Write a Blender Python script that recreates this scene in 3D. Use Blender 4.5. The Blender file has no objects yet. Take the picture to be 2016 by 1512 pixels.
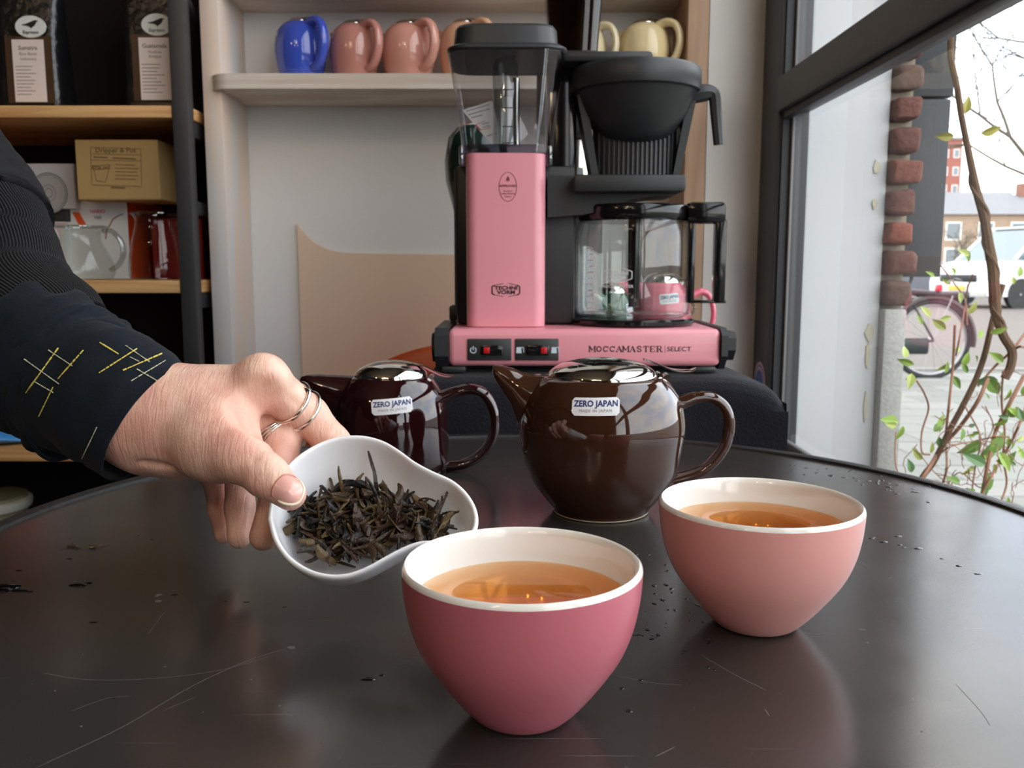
import bpy, bmesh, math, random
import numpy as np
from mathutils import Vector, Matrix, noise
from mathutils.bvhtree import BVHTree

random.seed(7)
SC = bpy.context.scene
COL = SC.collection
# ------------------------------------------------------------------ camera, world, light, exposure
CAM = Vector((0.0, 0.0, 0.93))
FPX = 1760.0
PITCH = math.atan(231 / FPX)
cd = bpy.data.cameras.new('camera'); cam = bpy.data.objects.new('camera', cd); COL.objects.link(cam)
cam.location = CAM; cam.rotation_euler = (math.pi / 2 - PITCH, 0, 0)
cd.sensor_width = 36; cd.lens = FPX / 2016 * 36; cd.clip_start = 0.01; cd.clip_end = 600
cd.dof.use_dof = True; cd.dof.focus_distance = 0.46; cd.dof.aperture_fstop = 22
SC.camera = cam
SC.view_settings.view_transform = 'Standard'; SC.view_settings.look = 'None'
SC.view_settings.exposure = 0.0; SC.view_settings.gamma = 1.0; SC.view_settings.use_curve_mapping = False
SC.cycles.transparent_max_bounces = 32; SC.cycles.max_bounces = 10; SC.cycles.diffuse_bounces = 5
SC.cycles.sample_clamp_indirect = 6.0

world = bpy.data.worlds.new('overcast_sky'); SC.world = world; world.use_nodes = True
def build_world():
    nt = world.node_tree; nt.nodes.clear(); L = nt.links.new
    out = nt.nodes.new('ShaderNodeOutputWorld'); bg = nt.nodes.new('ShaderNodeBackground')
    tc = nt.nodes.new('ShaderNodeTexCoord'); no = nt.nodes.new('ShaderNodeTexNoise'); cr = nt.nodes.new('ShaderNodeValToRGB')
    mp = nt.nodes.new('ShaderNodeMapping'); mp.inputs['Scale'].default_value = (1, 1, 2.2)
    no.inputs['Scale'].default_value = 2.6; no.inputs['Detail'].default_value = 6
    cr.color_ramp.elements[0].position = 0.36; cr.color_ramp.elements[0].color = (0.70, 0.80, 0.97, 1)
    cr.color_ramp.elements[1].position = 0.56; cr.color_ramp.elements[1].color = (1.0, 0.98, 0.95, 1)
    L(tc.outputs['Generated'], mp.inputs['Vector']); L(mp.outputs[0], no.inputs['Vector']); L(no.outputs['Fac'], cr.inputs['Fac'])
    L(cr.outputs[0], bg.inputs['Color']); bg.inputs['Strength'].default_value = 4.6
    L(bg.outputs[0], out.inputs['Surface'])
build_world()
def lamp(name, kind, loc, energy, color, size=0.1, rot=(0, 0, 0), size_y=None):
    d = bpy.data.lights.new(name, kind); d.energy = energy; d.color = color
    if kind == 'AREA':
        d.size = size
        if size_y: d.shape = 'RECTANGLE'; d.size_y = size_y
    elif kind == 'SUN': d.angle = size
    else: d.shadow_soft_size = size
    o = bpy.data.objects.new(name, d); COL.objects.link(o); o.location = loc; o.rotation_euler = rot
    return o
# warm pendant bulbs of the shop, hanging over the room behind the camera
for i, (x, y, z) in enumerate([(-0.55, -0.75, 2.05), (-0.95, -1.5, 2.05), (-0.3, -1.7, 2.05), (-1.5, -0.6, 2.05)]):
    lamp('pendant_bulb', 'POINT', (x, y, z), 5, (1.0, 0.70, 0.38), 0.035)
# added fill light under the ceiling, no lamp fitting there
lamp('ceiling_panel_light', 'AREA', (-0.9, -2.0, 2.64), 6, (1.0, 0.93, 0.85), 1.0, (0, 0, 0), 0.6)

# ------------------------------------------------------------------ helpers
CP, SP = math.cos(PITCH), math.sin(PITCH)
def ray(px, py):
    x = (px - 1008) / FPX; d = (py - 756) / FPX
    return Vector((x, CP - d * SP, -SP - d * CP))
def P(px, py, Y):
    """world point at distance Y that stands at this place of the photograph's frame"""
    r = ray(px, py); return CAM + r * (Y / r.y)
def PZ(px, py, Z):
    r = ray(px, py); return CAM + r * ((Z - CAM.z) / r.z)
def lin(c):
    return tuple((v / 255 / 12.92) if v / 255 <= 0.04045 else ((v / 255 + 0.055) / 1.055) ** 2.4 for v in c)

MATS = {}
def M(name, rgb, rough=0.5, metal=0.0, spec=0.5, bump=None, var=0.0, vscale=8.0, coat=0.0, sss=0.0, stretch=(1, 1, 1), rvar=0.0, sheen=0.0):
    if name in MATS: return MATS[name]
    m = bpy.data.materials.new(name); m.use_nodes = True; nt = m.node_tree; b = nt.nodes['Principled BSDF']; L = nt.links.new
    col = lin(rgb) + (1,)
    b.inputs['Base Color'].default_value = col; b.inputs['Roughness'].default_value = rough; b.inputs['Metallic'].default_value = metal
    b.inputs['Specular IOR Level'].default_value = spec
    if coat: b.inputs['Coat Weight'].default_value = coat; b.inputs['Coat Roughness'].default_value = 0.03
    if sheen: b.inputs['Sheen Weight'].default_value = sheen
    if sss:
        b.inputs['Subsurface Weight'].default_value = sss; b.inputs['Subsurface Radius'].default_value = (0.006, 0.002, 0.0012); b.inputs['Subsurface Scale'].default_value = 1.0
    if bump or var or rvar:
        tc = nt.nodes.new('ShaderNodeTexCoord'); mp = nt.nodes.new('ShaderNodeMapping'); mp.inputs['Scale'].default_value = stretch
        L(tc.outputs['Object'], mp.inputs['Vector'])
    if var:
        no = nt.nodes.new('ShaderNodeTexNoise'); no.inputs['Scale'].default_value = vscale; no.inputs['Detail'].default_value = 5
        L(mp.outputs[0], no.inputs['Vector'])
        mx = nt.nodes.new('ShaderNodeMix'); mx.data_type = 'RGBA'
        mx.inputs[6].default_value = tuple(c * (1 - var) for c in col[:3]) + (1,)
        mx.inputs[7].default_value = tuple(min(1, c * (1 + var)) for c in col[:3]) + (1,)
        L(no.outputs['Fac'], mx.inputs[0]); L(mx.outputs[2], b.inputs['Base Color'])
        if rvar:
            mr = nt.nodes.new('ShaderNodeMapRange'); mr.inputs[3].default_value = rough - rvar; mr.inputs[4].default_value = rough + rvar
            L(no.outputs['Fac'], mr.inputs[0]); L(mr.outputs[0], b.inputs['Roughness'])
    if bump:
        nb = nt.nodes.new('ShaderNodeTexNoise'); nb.inputs['Scale'].default_value = bump[0]; nb.inputs['Detail'].default_value = 4
        L(mp.outputs[0], nb.inputs['Vector'])
        bp = nt.nodes.new('ShaderNodeBump'); bp.inputs['Strength'].default_value = bump[1]; bp.inputs['Distance'].default_value = bump[2] if len(bump) > 2 else 0.002
        L(nb.outputs['Fac'], bp.inputs['Height']); L(bp.outputs[0], b.inputs['Normal'])
    MATS[name] = m
    return m
def clear_mat(name, tint=(255, 255, 255), f0=0.05, rough=0.0, absorb=None, gain=1.0):
    """thin clear glass or plastic: sees straight through, mirrors more at grazing angles"""
    if name in MATS: return MATS[name]
    m = bpy.data.materials.new(name); m.use_nodes = True; nt = m.node_tree; nt.nodes.clear(); L = nt.links.new
    out = nt.nodes.new('ShaderNodeOutputMaterial'); mix = nt.nodes.new('ShaderNodeMixShader')
    tr = nt.nodes.new('ShaderNodeBsdfTransparent'); gl = nt.nodes.new('ShaderNodeBsdfGlossy'); lw = nt.nodes.new('ShaderNodeLayerWeight')
    lw.inputs['Blend'].default_value = 0.5
    tr.inputs['Color'].default_value = lin(tint) + (1,); gl.inputs['Roughness'].default_value = rough
    pw = nt.nodes.new('ShaderNodeMath'); pw.operation = 'POWER'; pw.inputs[1].default_value = 4.0
    ma = nt.nodes.new('ShaderNodeMath'); ma.operation = 'MULTIPLY_ADD'; ma.inputs[1].default_value = (1 - f0) * gain; ma.inputs[2].default_value = f0
    L(lw.outputs['Facing'], pw.inputs[0]); L(pw.outputs[0], ma.inputs[0]); L(ma.outputs[0], mix.inputs[0])
    L(tr.outputs[0], mix.inputs[1]); L(gl.outputs[0], mix.inputs[2]); L(mix.outputs[0], out.inputs['Surface'])
    if absorb:
        va = nt.nodes.new('ShaderNodeVolumeAbsorption'); va.inputs['Color'].default_value = lin(absorb[0]) + (1,); va.inputs['Density'].default_value = absorb[1]
        L(va.outputs[0], out.inputs['Volume'])
    MATS[name] = m
    return m

class MB:
    """collects shapes and links them as ONE mesh object"""
    def __init__(s): s.v = []; s.f = []; s.uv = {}; s.mi = {}
    def add(s, verts, faces, mi=0):
        o = len(s.v); s.v += [Vector(v) for v in verts]; n = len(s.f)
        s.f += [tuple(i + o for i in f) for f in faces]
        if mi:
            for k in range(n, len(s.f)): s.mi[k] = mi
        return s
    def box(s, x0, y0, z0, x1, y1, z1, bev=0.0, seg=2, mi=0):
        bm = bmesh.new(); bmesh.ops.create_cube(bm, size=1)
        for v in bm.verts: v.co = Vector(((x0 + x1) / 2 + v.co.x * (x1 - x0), (y0 + y1) / 2 + v.co.y * (y1 - y0), (z0 + z1) / 2 + v.co.z * (z1 - z0)))
        if bev: bmesh.ops.bevel(bm, geom=list(bm.edges), offset=bev, segments=seg, profile=0.5, affect='EDGES')
        s.bm(bm, mi); return s
    def bm(s, bm, mi=0):
        bm.verts.index_update(); s.add([v.co.copy() for v in bm.verts], [[v.index for v in f.verts] for f in bm.faces], mi); bm.free(); return s
    def pbox(s, px0, py0, px1, py1, Y0, Y1, bev=0.0, seg=2):
        """box whose front face, at distance Y0, spans this rectangle"""
        a = P(px0, (py0 + py1) / 2, Y0); b = P(px1, (py0 + py1) / 2, Y0); t = P((px0 + px1) / 2, py0, Y0).z; u = P((px0 + px1) / 2, py1, Y0).z
        return s.box(a.x, Y0, u, b.x, Y1, t, bev, seg)
    def lathe(s, prof, c=(0, 0, 0), n=48, sx=1, sy=1, cap0=True, cap1=False, mi=0):
        vs = []; fs = []
        for (r, z) in prof:
            for k in range(n):
                a = 2 * math.pi * k / n; vs.append((c[0] + r * sx * math.cos(a), c[1] + r * sy * math.sin(a), c[2] + z))
        for j in range(len(prof) - 1):
            for k in range(n):
                k2 = (k + 1) % n; fs.append((j * n + k, j * n + k2, (j + 1) * n + k2, (j + 1) * n + k))
        if cap0: fs.append(tuple(range(n - 1, -1, -1)))
        if cap1: fs.append(tuple(range((len(prof) - 1) * n, len(prof) * n)))
        return s.add(vs, fs, mi)
    def tube(s, pts, rad, n=10, flat=1.0, up=None, closed=False, caps=True, mi=0):
        """tube along pts; rad number or list; flat squeezes it along 'up'"""
        pts = [Vector(p) for p in pts]; m = len(pts)
        if not isinstance(rad, (list, tuple)): rad = [rad] * m
        vs = []; fs = []; ref = Vector(up) if up else Vector((0.3, 0.2, 0.93)).normalized(); prev = None
        for i, p in enumerate(pts):
            t = (pts[(i + 1) % m] - pts[i - 1]) if closed else (pts[min(i + 1, m - 1)] - pts[max(i - 1, 0)])
            t.normalize()
            if prev is None:
                a = ref - t * ref.dot(t)
                if a.length < 1e-4: a = t.orthogonal()
            else:
                a = (ref if up else prev) - t * (ref if up else prev).dot(t)
                if a.length < 1e-4: a = prev
            a.normalize(); prev = a.copy(); b = t.cross(a)
            for k in range(n):
                th = 2 * math.pi * k / n; vs.append(p + (a * math.cos(th) * flat + b * math.sin(th)) * rad[i])
        rows = m if closed else m - 1
        for i in range(rows):
            for k in range(n):
                j = (i + 1) % m; k2 = (k + 1) % n; fs.append((i * n + k, i * n + k2, j * n + k2, j * n + k))
        if caps and not closed: fs.append(tuple(range(n - 1, -1, -1))); fs.append(tuple(range((m - 1) * n, m * n)))
        return s.add(vs, fs, mi)
    def loft(s, rings, cap=True, closed=True, mi=0):
        n = len(rings[0]); vs = [v for r in rings for v in r]; fs = []
        for i in range(len(rings) - 1):
            for k in range(n if closed else n - 1):
                k2 = (k + 1) % n; fs.append((i * n + k, i * n + k2, (i + 1) * n + k2, (i + 1) * n + k))
        if cap: fs.append(tuple(range(n - 1, -1, -1))); fs.append(tuple(range((len(rings) - 1) * n, len(rings) * n)))
        return s.add(vs, fs, mi)
    def prism(s, poly, axis, d0, d1, mi=0):
        """extrude a 2D polygon along axis ('x','y','z') from d0 to d1"""
        def q(p, d): return {'x': (d, p[0], p[1]), 'y': (p[0], d, p[1]), 'z': (p[0], p[1], d)}[axis]
        n = len(poly); vs = [q(p, d0) for p in poly] + [q(p, d1) for p in poly]
        fs = [tuple(range(n)), tuple(range(2 * n - 1, n - 1, -1))] + [(i, i + n, (i + 1) % n + n, (i + 1) % n) for i in range(n)]
        return s.add(vs, fs, mi)
    def sphere(s, c, r, nu=12, nv=8, sc=(1, 1, 1), mi=0):
        prof = [(max(1e-5, r * math.sin(math.pi * j / nv)), -r * math.cos(math.pi * j / nv) * sc[2]) for j in range(nv + 1)]
        return s.lathe(prof, c, nu, sc[0], sc[1], mi=mi)
    def xf(s, mat):
        s.v = [mat @ v for v in s.v]; return s
    def build(s, name, mats, parent=None, origin=None, smooth=35, fix=True, weld=False):
        me = bpy.data.meshes.new(name)
        o = Vector(origin) if origin is not None else Vector((0, 0, 0))
        me.from_pydata([tuple(v - o) for v in s.v], [], s.f); me.validate()
        if not isinstance(mats, (list, tuple)): mats = [mats]
        for m in mats: me.materials.append(m)
        for k, i in s.mi.items():
            if k < len(me.polygons): me.polygons[k].material_index = i
        bm = bmesh.new(); bm.from_mesh(me)
        if weld: bmesh.ops.remove_doubles(bm, verts=bm.verts, dist=weld)
        if fix: bmesh.ops.recalc_face_normals(bm, faces=bm.faces)
        if smooth:
            lim = math.radians(smooth)
            for f in bm.faces: f.smooth = True
            for e in bm.edges:
                if len(e.link_faces) == 2 and e.calc_face_angle(0) > lim: e.smooth = False
        bm.to_mesh(me); bm.free()
        ob = bpy.data.objects.new(name, me); COL.objects.link(ob)
        if parent: ob.parent = parent
        return ob

def tag(o, label, cat, group=None, kind=None):
    o['label'] = label; o['category'] = cat
    if group: o['group'] = group
    if kind: o['kind'] = kind
    return o
def thing(name, label, cat, loc=(0, 0, 0), rz=0.0, group=None):
    o = bpy.data.objects.new(name, None); COL.objects.link(o); o.location = loc; o.rotation_euler = (0, 0, rz)
    o.empty_display_size = 0.02
    return tag(o, label, cat, group)
def struct(name, mb, mat, parent=None, smooth=35, label=None):
    o = mb.build(name, mat, parent, smooth=smooth)
    if parent is None: o['kind'] = 'structure'
    if label: o['label'] = label
    return o
def copy_tree(o, parent=None):
    c = o.copy(); COL.objects.link(c)
    if parent: c.parent = parent
    for ch in list(o.children): copy_tree(ch, c)
    return c
def spline(pts, n=8):
    """Catmull-Rom through points"""
    pts = [Vector(p) for p in pts]; out = []
    q = [pts[0] * 2 - pts[1]] + pts + [pts[-1] * 2 - pts[-2]]
    for i in range(1, len(q) - 2):
        for k in range(n):
            t = k / n; a, b, c, d = q[i - 1], q[i], q[i + 1], q[i + 2]
            out.append(0.5 * ((2 * b) + (c - a) * t + (2 * a - 5 * b + 4 * c - d) * t * t + (3 * b - a - 3 * c + d) * t ** 3))
    out.append(pts[-1]); return out
def lerp1(xs, n):
    m = len(xs); out = []
    for i in range(n):
        t = i / (n - 1) * (m - 1); k = min(int(t), m - 2); out.append(xs[k] + (xs[k + 1] - xs[k]) * (t - k))
    return out
def rrect(w, h, r, n=4):
    """rounded rectangle outline, centred"""
    out = []
    for cx, cy, a0 in ((w / 2 - r, h / 2 - r, 0), (-w / 2 + r, h / 2 - r, 90), (-w / 2 + r, -h / 2 + r, 180), (w / 2 - r, -h / 2 + r, 270)):
        for k in range(n + 1):
            a = math.radians(a0 + 90 * k / n); out.append((cx + r * math.cos(a), cy + r * math.sin(a)))
    return out
TEXTS = {}
def text2d(body, size, bold=0.0, sx=1.0, space=1.0):
    """flat text: verts (x, y) centred on the origin, and faces"""
    c = bpy.data.curves.new('t', 'FONT'); c.body = body; c.size = size; c.offset = bold * size; c.space_character = space; c.resolution_u = 3
    c.align_x = 'CENTER'; c.align_y = 'CENTER'
    o = bpy.data.objects.new('t', c); COL.objects.link(o)
    dg = bpy.context.evaluated_depsgraph_get(); me = bpy.data.meshes.new_from_object(o.evaluated_get(dg))
    vs = [(v.co.x * sx, v.co.y) for v in me.vertices]; fs = [tuple(p.vertices) for p in me.polygons]
    bpy.data.objects.remove(o); bpy.data.curves.remove(c); bpy.data.meshes.remove(me)
    if vs:
        cx = (min(v[0] for v in vs) + max(v[0] for v in vs)) / 2; cy = (min(v[1] for v in vs) + max(v[1] for v in vs)) / 2
        vs = [(x - cx, y - cy) for x, y in vs]
    return vs, fs
def flat(mb, vf, o, ux=(1, 0, 0), uy=(0, 0, 1), mi=0):
    """lay 2D shapes on a plane"""
    o = Vector(o); ux = Vector(ux); uy = Vector(uy)
    return mb.add([o + ux * x + uy * y for x, y in vf[0]], vf[1], mi)
def poly2(pts): return (list(pts), [tuple(range(len(pts)))])
def line2(x0, y0, x1, y1, w):
    d = Vector((x1 - x0, y1 - y0)); n = Vector((-d.y, d.x)).normalized() * w / 2
    return poly2([(x0 + n.x, y0 + n.y), (x0 - n.x, y0 - n.y), (x1 - n.x, y1 - n.y), (x1 + n.x, y1 + n.y)])
def ring2(rx, ry, w, n=32):
    vs = []
    for k in range(n):
        a = 2 * math.pi * k / n; vs += [(rx * math.cos(a), ry * math.sin(a)), ((rx - w) * math.cos(a), (ry - w) * math.sin(a))]
    return vs, [(2 * k, 2 * ((k + 1) % n), 2 * ((k + 1) % n) + 1, 2 * k + 1) for k in range(n)]
def ell2(rx, ry, n=32): return poly2([(rx * math.cos(2 * math.pi * k / n), ry * math.sin(2 * math.pi * k / n)) for k in range(n)])
def off2(vf, dx, dy, sc=1.0, rot=0.0):
    c, s_ = math.cos(rot), math.sin(rot)
    return [((x * c - y * s_) * sc + dx, (x * s_ + y * c) * sc + dy) for x, y in vf[0]], vf[1]

# ------------------------------------------------------------------ materials
WHITE_WALL = M('white_wall_paint', (226, 224, 220), 0.7, bump=(60, 0.1), var=0.04, vscale=3)
BLACK_PLASTIC = M('black_plastic', (42, 45, 47), 0.42, bump=(900, 0.05, 0.0003))
BLACK_GLOSS = M('gloss_black_plastic', (18, 18, 20), 0.12)
DARK_STEEL = M('dark_painted_steel', (58, 58, 60), 0.42, var=0.15, vscale=20)
CHROME = M('polished_steel', (225, 222, 216), 0.06, 1.0)
SILVER = M('silver', (232, 228, 222), 0.16, 1.0, bump=(300, 0.08, 0.0003))
CLEAR = clear_mat('clear_glass', (246, 249, 248), 0.05)
CLEAR_EDGE = clear_mat('thick_glass_edge', (228, 233, 233), 0.12)
PAPER = M('white_paper', (236, 234, 232), 0.6)
INK = M('black_ink', (28, 26, 28), 0.6)
NAVY_INK = M('navy_ink', (28, 44, 110), 0.5)
GREY_INK = M('grey_ink', (120, 124, 132), 0.6)
# ------------------------------------------------------------------ the room
WX = 0.406            # inner face of the window frame (right wall)
FLOORM = M('dark_floor_boards', (70, 58, 48), 0.5, bump=(40, 0.2), var=0.3, vscale=4, stretch=(1, 8, 1))
CEILM = M('ceiling_paint', (150, 144, 136), 0.8, var=0.03)
DARKWALL = M('dark_wall_paint', (26, 26, 29), 0.75, bump=(80, 0.1))
BROWNWALL = M('warm_grey_wall_paint', (84, 72, 64), 0.8, var=0.1)
struct('floor', MB().box(-2.7, -3.7, -0.04, 0.5, 2.0, 0.0), FLOORM)
struct('ceiling', MB().box(-2.7, -3.7, 2.7, 0.5, 2.0, 2.78), CEILM)
struct('wall_left', MB().box(-2.7, -3.7, 0, -2.6, 2.0, 2.7), BROWNWALL)
struct('wall_rear', MB().box(-2.6, -3.7, 0, 0.5, -3.6, 2.7), BROWNWALL)
struct('wall_back', MB().box(-2.6, 1.82, 0, -0.45, 1.92, 2.7).box(-0.45, 1.82, 0, 0.5, 1.92, 2.7), DARKWALL)
struct('wall_pier', MB().box(0.318, 1.50, 0, WX + 0.02, 1.82, 2.7), WHITE_WALL, label='white painted wall strip between the shelf niche and the window')
struct('wall_right', MB().box(WX, -3.6, 0, 0.50, 1.5, 0.60).box(WX, -3.6, 2.5, 0.50, 1.5, 2.7).box(WX, -3.6, 0.6, 0.5, -1.15, 2.5), BROWNWALL)  # added wall closes the window bank behind the camera to cut fill light

# the window: dark grey timber frame, panes, sticker
FRAME = M('window_frame_paint', (66, 67, 70), 0.45, bump=(120, 0.06), var=0.06, vscale=6)
FRAME_L = M('window_bead_paint', (126, 127, 126), 0.5, var=0.05)
SEAL = M('rubber_seal', (30, 34, 40), 0.5)
win = bpy.data.objects.new('window_1', None); COL.objects.link(win); win['kind'] = 'structure'
struct('window_post', MB().box(WX, 1.405, 0.6, 0.455, 1.5, 2.5, 0.004), FRAME, win)
struct('window_seal', MB().box(0.412, 1.399, 0.66, 0.424, 1.4045, 2.45), SEAL, win)
struct('window_bead', MB().box(0.4245, 1.392, 0.66, 0.4285, 1.4045, 1.155, 0.001).box(0.4245, 1.392, 1.215, 0.4285, 1.4045, 2.45, 0.001), FRAME_L, win)
struct('transom_bar', MB().box(WX - 0.004, -1.15, 1.163, 0.455, 1.404, 1.2145, 0.004), FRAME, win)
struct('transom_bead', MB().box(WX + 0.004, -1.15, 1.152, 0.424, 1.392, 1.1625, 0.002), SEAL, win)
struct('bottom_rail', MB().box(WX, -1.15, 0.60, 0.455, 1.404, 0.648, 0.004), FRAME, win)
struct('bottom_bead', MB().box(WX + 0.008, -1.15, 0.6485, 0.424, 1.392, 0.668, 0.003), FRAME_L, win)
struct('head_rail', MB().box(WX, -1.15, 2.42, 0.455, 1.404, 2.5, 0.004), FRAME, win)
for y in (-0.04,):
    struct('window_mullion', MB().box(WX, y - 0.035, 0.668, 0.455, y + 0.035, 1.152, 0.004).box(WX, y - 0.035, 1.215, 0.455, y + 0.035, 2.42, 0.004), FRAME, win)
PANE = clear_mat('window_glass', (250, 252, 251), 0.04, gain=0.9)
ys = [(1.392, -0.005), (-0.075, -1.15)]
for a, b in ys:
    for z0, z1 in ((0.66, 1.16), (1.214, 2.42)):
        struct('window_pane', MB().add([(0.432, a, z0), (0.432, b, z0), (0.432, b, z1), (0.432, a, z1)], [(0, 1, 2, 3)]), PANE, win)
# round sticker low on the pane
sc = Vector((0.4052, 1.452, 0.742))
stk = thing('window_sticker', 'small round blue and pink sticker low on the dark window post above the cloth', 'sticker', sc)
mb = MB(); flat(mb, ell2(0.034, 0.034), (0, 0, 0), (0, 1, 0), (0, 0, 1)); mb.build('sticker_disc', M('sticker_pink', (226, 196, 200), 0.4), stk)
mb = MB(); flat(mb, ring2(0.029, 0.029, 0.0025), (-0.0004, 0, 0), (0, 1, 0)); flat(mb, ell2(0.021, 0.021), (-0.0004, 0, 0), (0, 1, 0)); mb.build('sticker_centre', M('sticker_blue', (62, 98, 190), 0.4), stk)

# ------------------------------------------------------------------ outside, next to the window
STUCCO = M('outdoor_white_stucco', (203, 206, 209), 0.85, bump=(30, 0.25), var=0.05, vscale=5)
struct('wall_outside_reveal', MB().box(0.4555, 1.44, -0.05, 0.59, 1.80, 3.0), STUCCO, label='white plastered window reveal outside the glass')
piece = MB()
random.seed(3)
for (px, py, w, h) in ((1556, 430, 14, 26), (1560, 462, 12, 30), (1556, 520, 8, 24), (1726, 330, 16, 30), (1722, 400, 12, 24), (1712, 655, 18, 40), (1708, 700, 10, 60), (1704, 800, 8, 80), (1558, 0, 12, 20)):
    c = P(px, py, 1.4385); ww = w / FPX * 1.43 / 2; hh = h / FPX * 1.43 / 2
    pts = [(c.x + ww * math.cos(a) * random.uniform(0.6, 1.1), c.z + hh * math.sin(a) * random.uniform(0.7, 1.1)) for a in [k * math.pi / 5 for k in range(10)]]
    pts = [(min(max(x, 0.4557), 0.5899), z) for x, z in pts]
    piece.prism(pts, 'y', 1.4375, 1.4402)
rw = bpy.data.objects['wall_outside_reveal']
o = piece.build('flaked_plaster', M('flaked_plaster', (196, 190, 172), 0.9, var=0.15), rw); o['kind'] = 'stuff'
BRICK = [M('brick_%d' % i, c, 0.9, bump=(90, 0.9, 0.004), var=0.35, vscale=40) for i, c in enumerate([(112, 66, 54), (98, 62, 54), (126, 70, 54), (92, 70, 62)])]
MORTAR = M('lime_mortar', (150, 140, 124), 0.95, bump=(120, 0.6, 0.003), var=0.15, vscale=30)
pier = struct('wall_outside_brick', MB().box(0.5905, 1.455, -0.05, 0.632, 1.80, 3.0), MORTAR, label='brick edge of the facade beyond the white reveal')
zb = P(1750, 606, 1.43).z; bh = 0.0475
for k in range(24):
    z0 = zb + k * bh
    mb = MB(); mb.box(0.5915, 1.418, z0 + 0.004, 0.641 - random.uniform(0, 0.010), 1.50, z0 + bh - 0.005 - random.uniform(0, .003), 0.009, 3)
    mb.v = [v + Vector((noise.noise(v * 45 + Vector((0, 0, k * 3))) * 0.006, noise.noise(v * 60 + Vector((9, 0, k))) * 0.004, noise.noise(v * 50) * 0.004)) for v in mb.v]
    mb.build('brick', BRICK[k % 4 if k % 3 else random.randrange(4)], pier)
GRANITE = M('stone_plinth', (172, 172, 168), 0.9, bump=(220, 0.6, 0.002), var=0.28, vscale=120, stretch=(1, 1, 1))
struct('wall_outside_plinth', MB().box(0.5905, 1.418, -0.05, 0.626, 1.80, zb - 0.002, 0.004), GRANITE, label='grey stone plinth under the brick edge')
PANELP = M('dark_shutter_paint', (50, 54, 58), 0.6, bump=(60, 0.3), var=0.2, vscale=12, stretch=(3, 3, 0.6))
z1 = P(1830, 545, 1.46).z; z2 = P(1830, 193, 1.46).z
tp = thing('shutter_board', 'dark grey painted board on the facade beside the brick edge', 'board', (0.662, 1.48, z1))
MB().box(0.625, 1.458, z1, 0.694, 1.50, z2 - 0.002, 0.002).build('lower_board', PANELP, tp, (0.662, 1.48, z1))
MB().box(0.625, 1.458, z2 + 0.002, 0.697, 1.50, 2.2, 0.002).build('upper_board', PANELP, tp, (0.662, 1.48, z1))

GZ = -0.05
PAVE = M('pavement_joint_sand', (96, 95, 88), 0.95, var=0.15, vscale=20)
gr = struct('ground_pavement', MB().box(0.5, -6, GZ - 0.3, 5.4, 8.6, GZ - 0.006), PAVE)
SLAB = [M('paving_slab_%d' % i, c, 0.85, bump=(150, 0.2), var=0.10, vscale=6) for i, c in enumerate([(116, 116, 110), (110, 110, 105), (121, 120, 115)])]
sl0 = []
for m in SLAB:
    s_ = MB().box(-0.223, -0.147, -0.04, 0.223, 0.147, 0.0, 0.006, 1).build('paving_slab', m, gr); sl0.append(s_)
random.seed(5); cnt = 0
for j in range(25):
    for i in range(10):
        x = 0.75 + i * 0.45 + (0.225 if j % 2 else 0); y = 0.9 + j * 0.30
        if x > 5.2 or x / y < 0.30 or x / y > 0.85: continue
        if cnt < 3: o = sl0[cnt]
        else: o = sl0[random.randrange(3)].copy(); COL.objects.link(o)
        o.location = (x, y, GZ + random.uniform(-0.002, 0.002)); cnt += 1
KERB = M('kerb_stone', (120, 118, 114), 0.9, var=0.1)
STREET = M('brick_paved_street', (100, 93, 87), 0.9, bump=(20, 0.5), var=0.2, vscale=9, stretch=(3, 8, 1))
struct('ground_street', MB().box(-60, 8.6, GZ - 0.3, 160, 200, GZ - 0.012).box(5.4, -60, GZ - 0.3, 160, 8.6, GZ - 0.012), STREET)
struct('kerb', MB().box(0.7, 8.5, GZ - 0.2, 5.4, 8.64, GZ + 0.01, 0.01).box(5.3, -6, GZ - 0.2, 5.44, 8.5, GZ + 0.01, 0.01), KERB)

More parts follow.
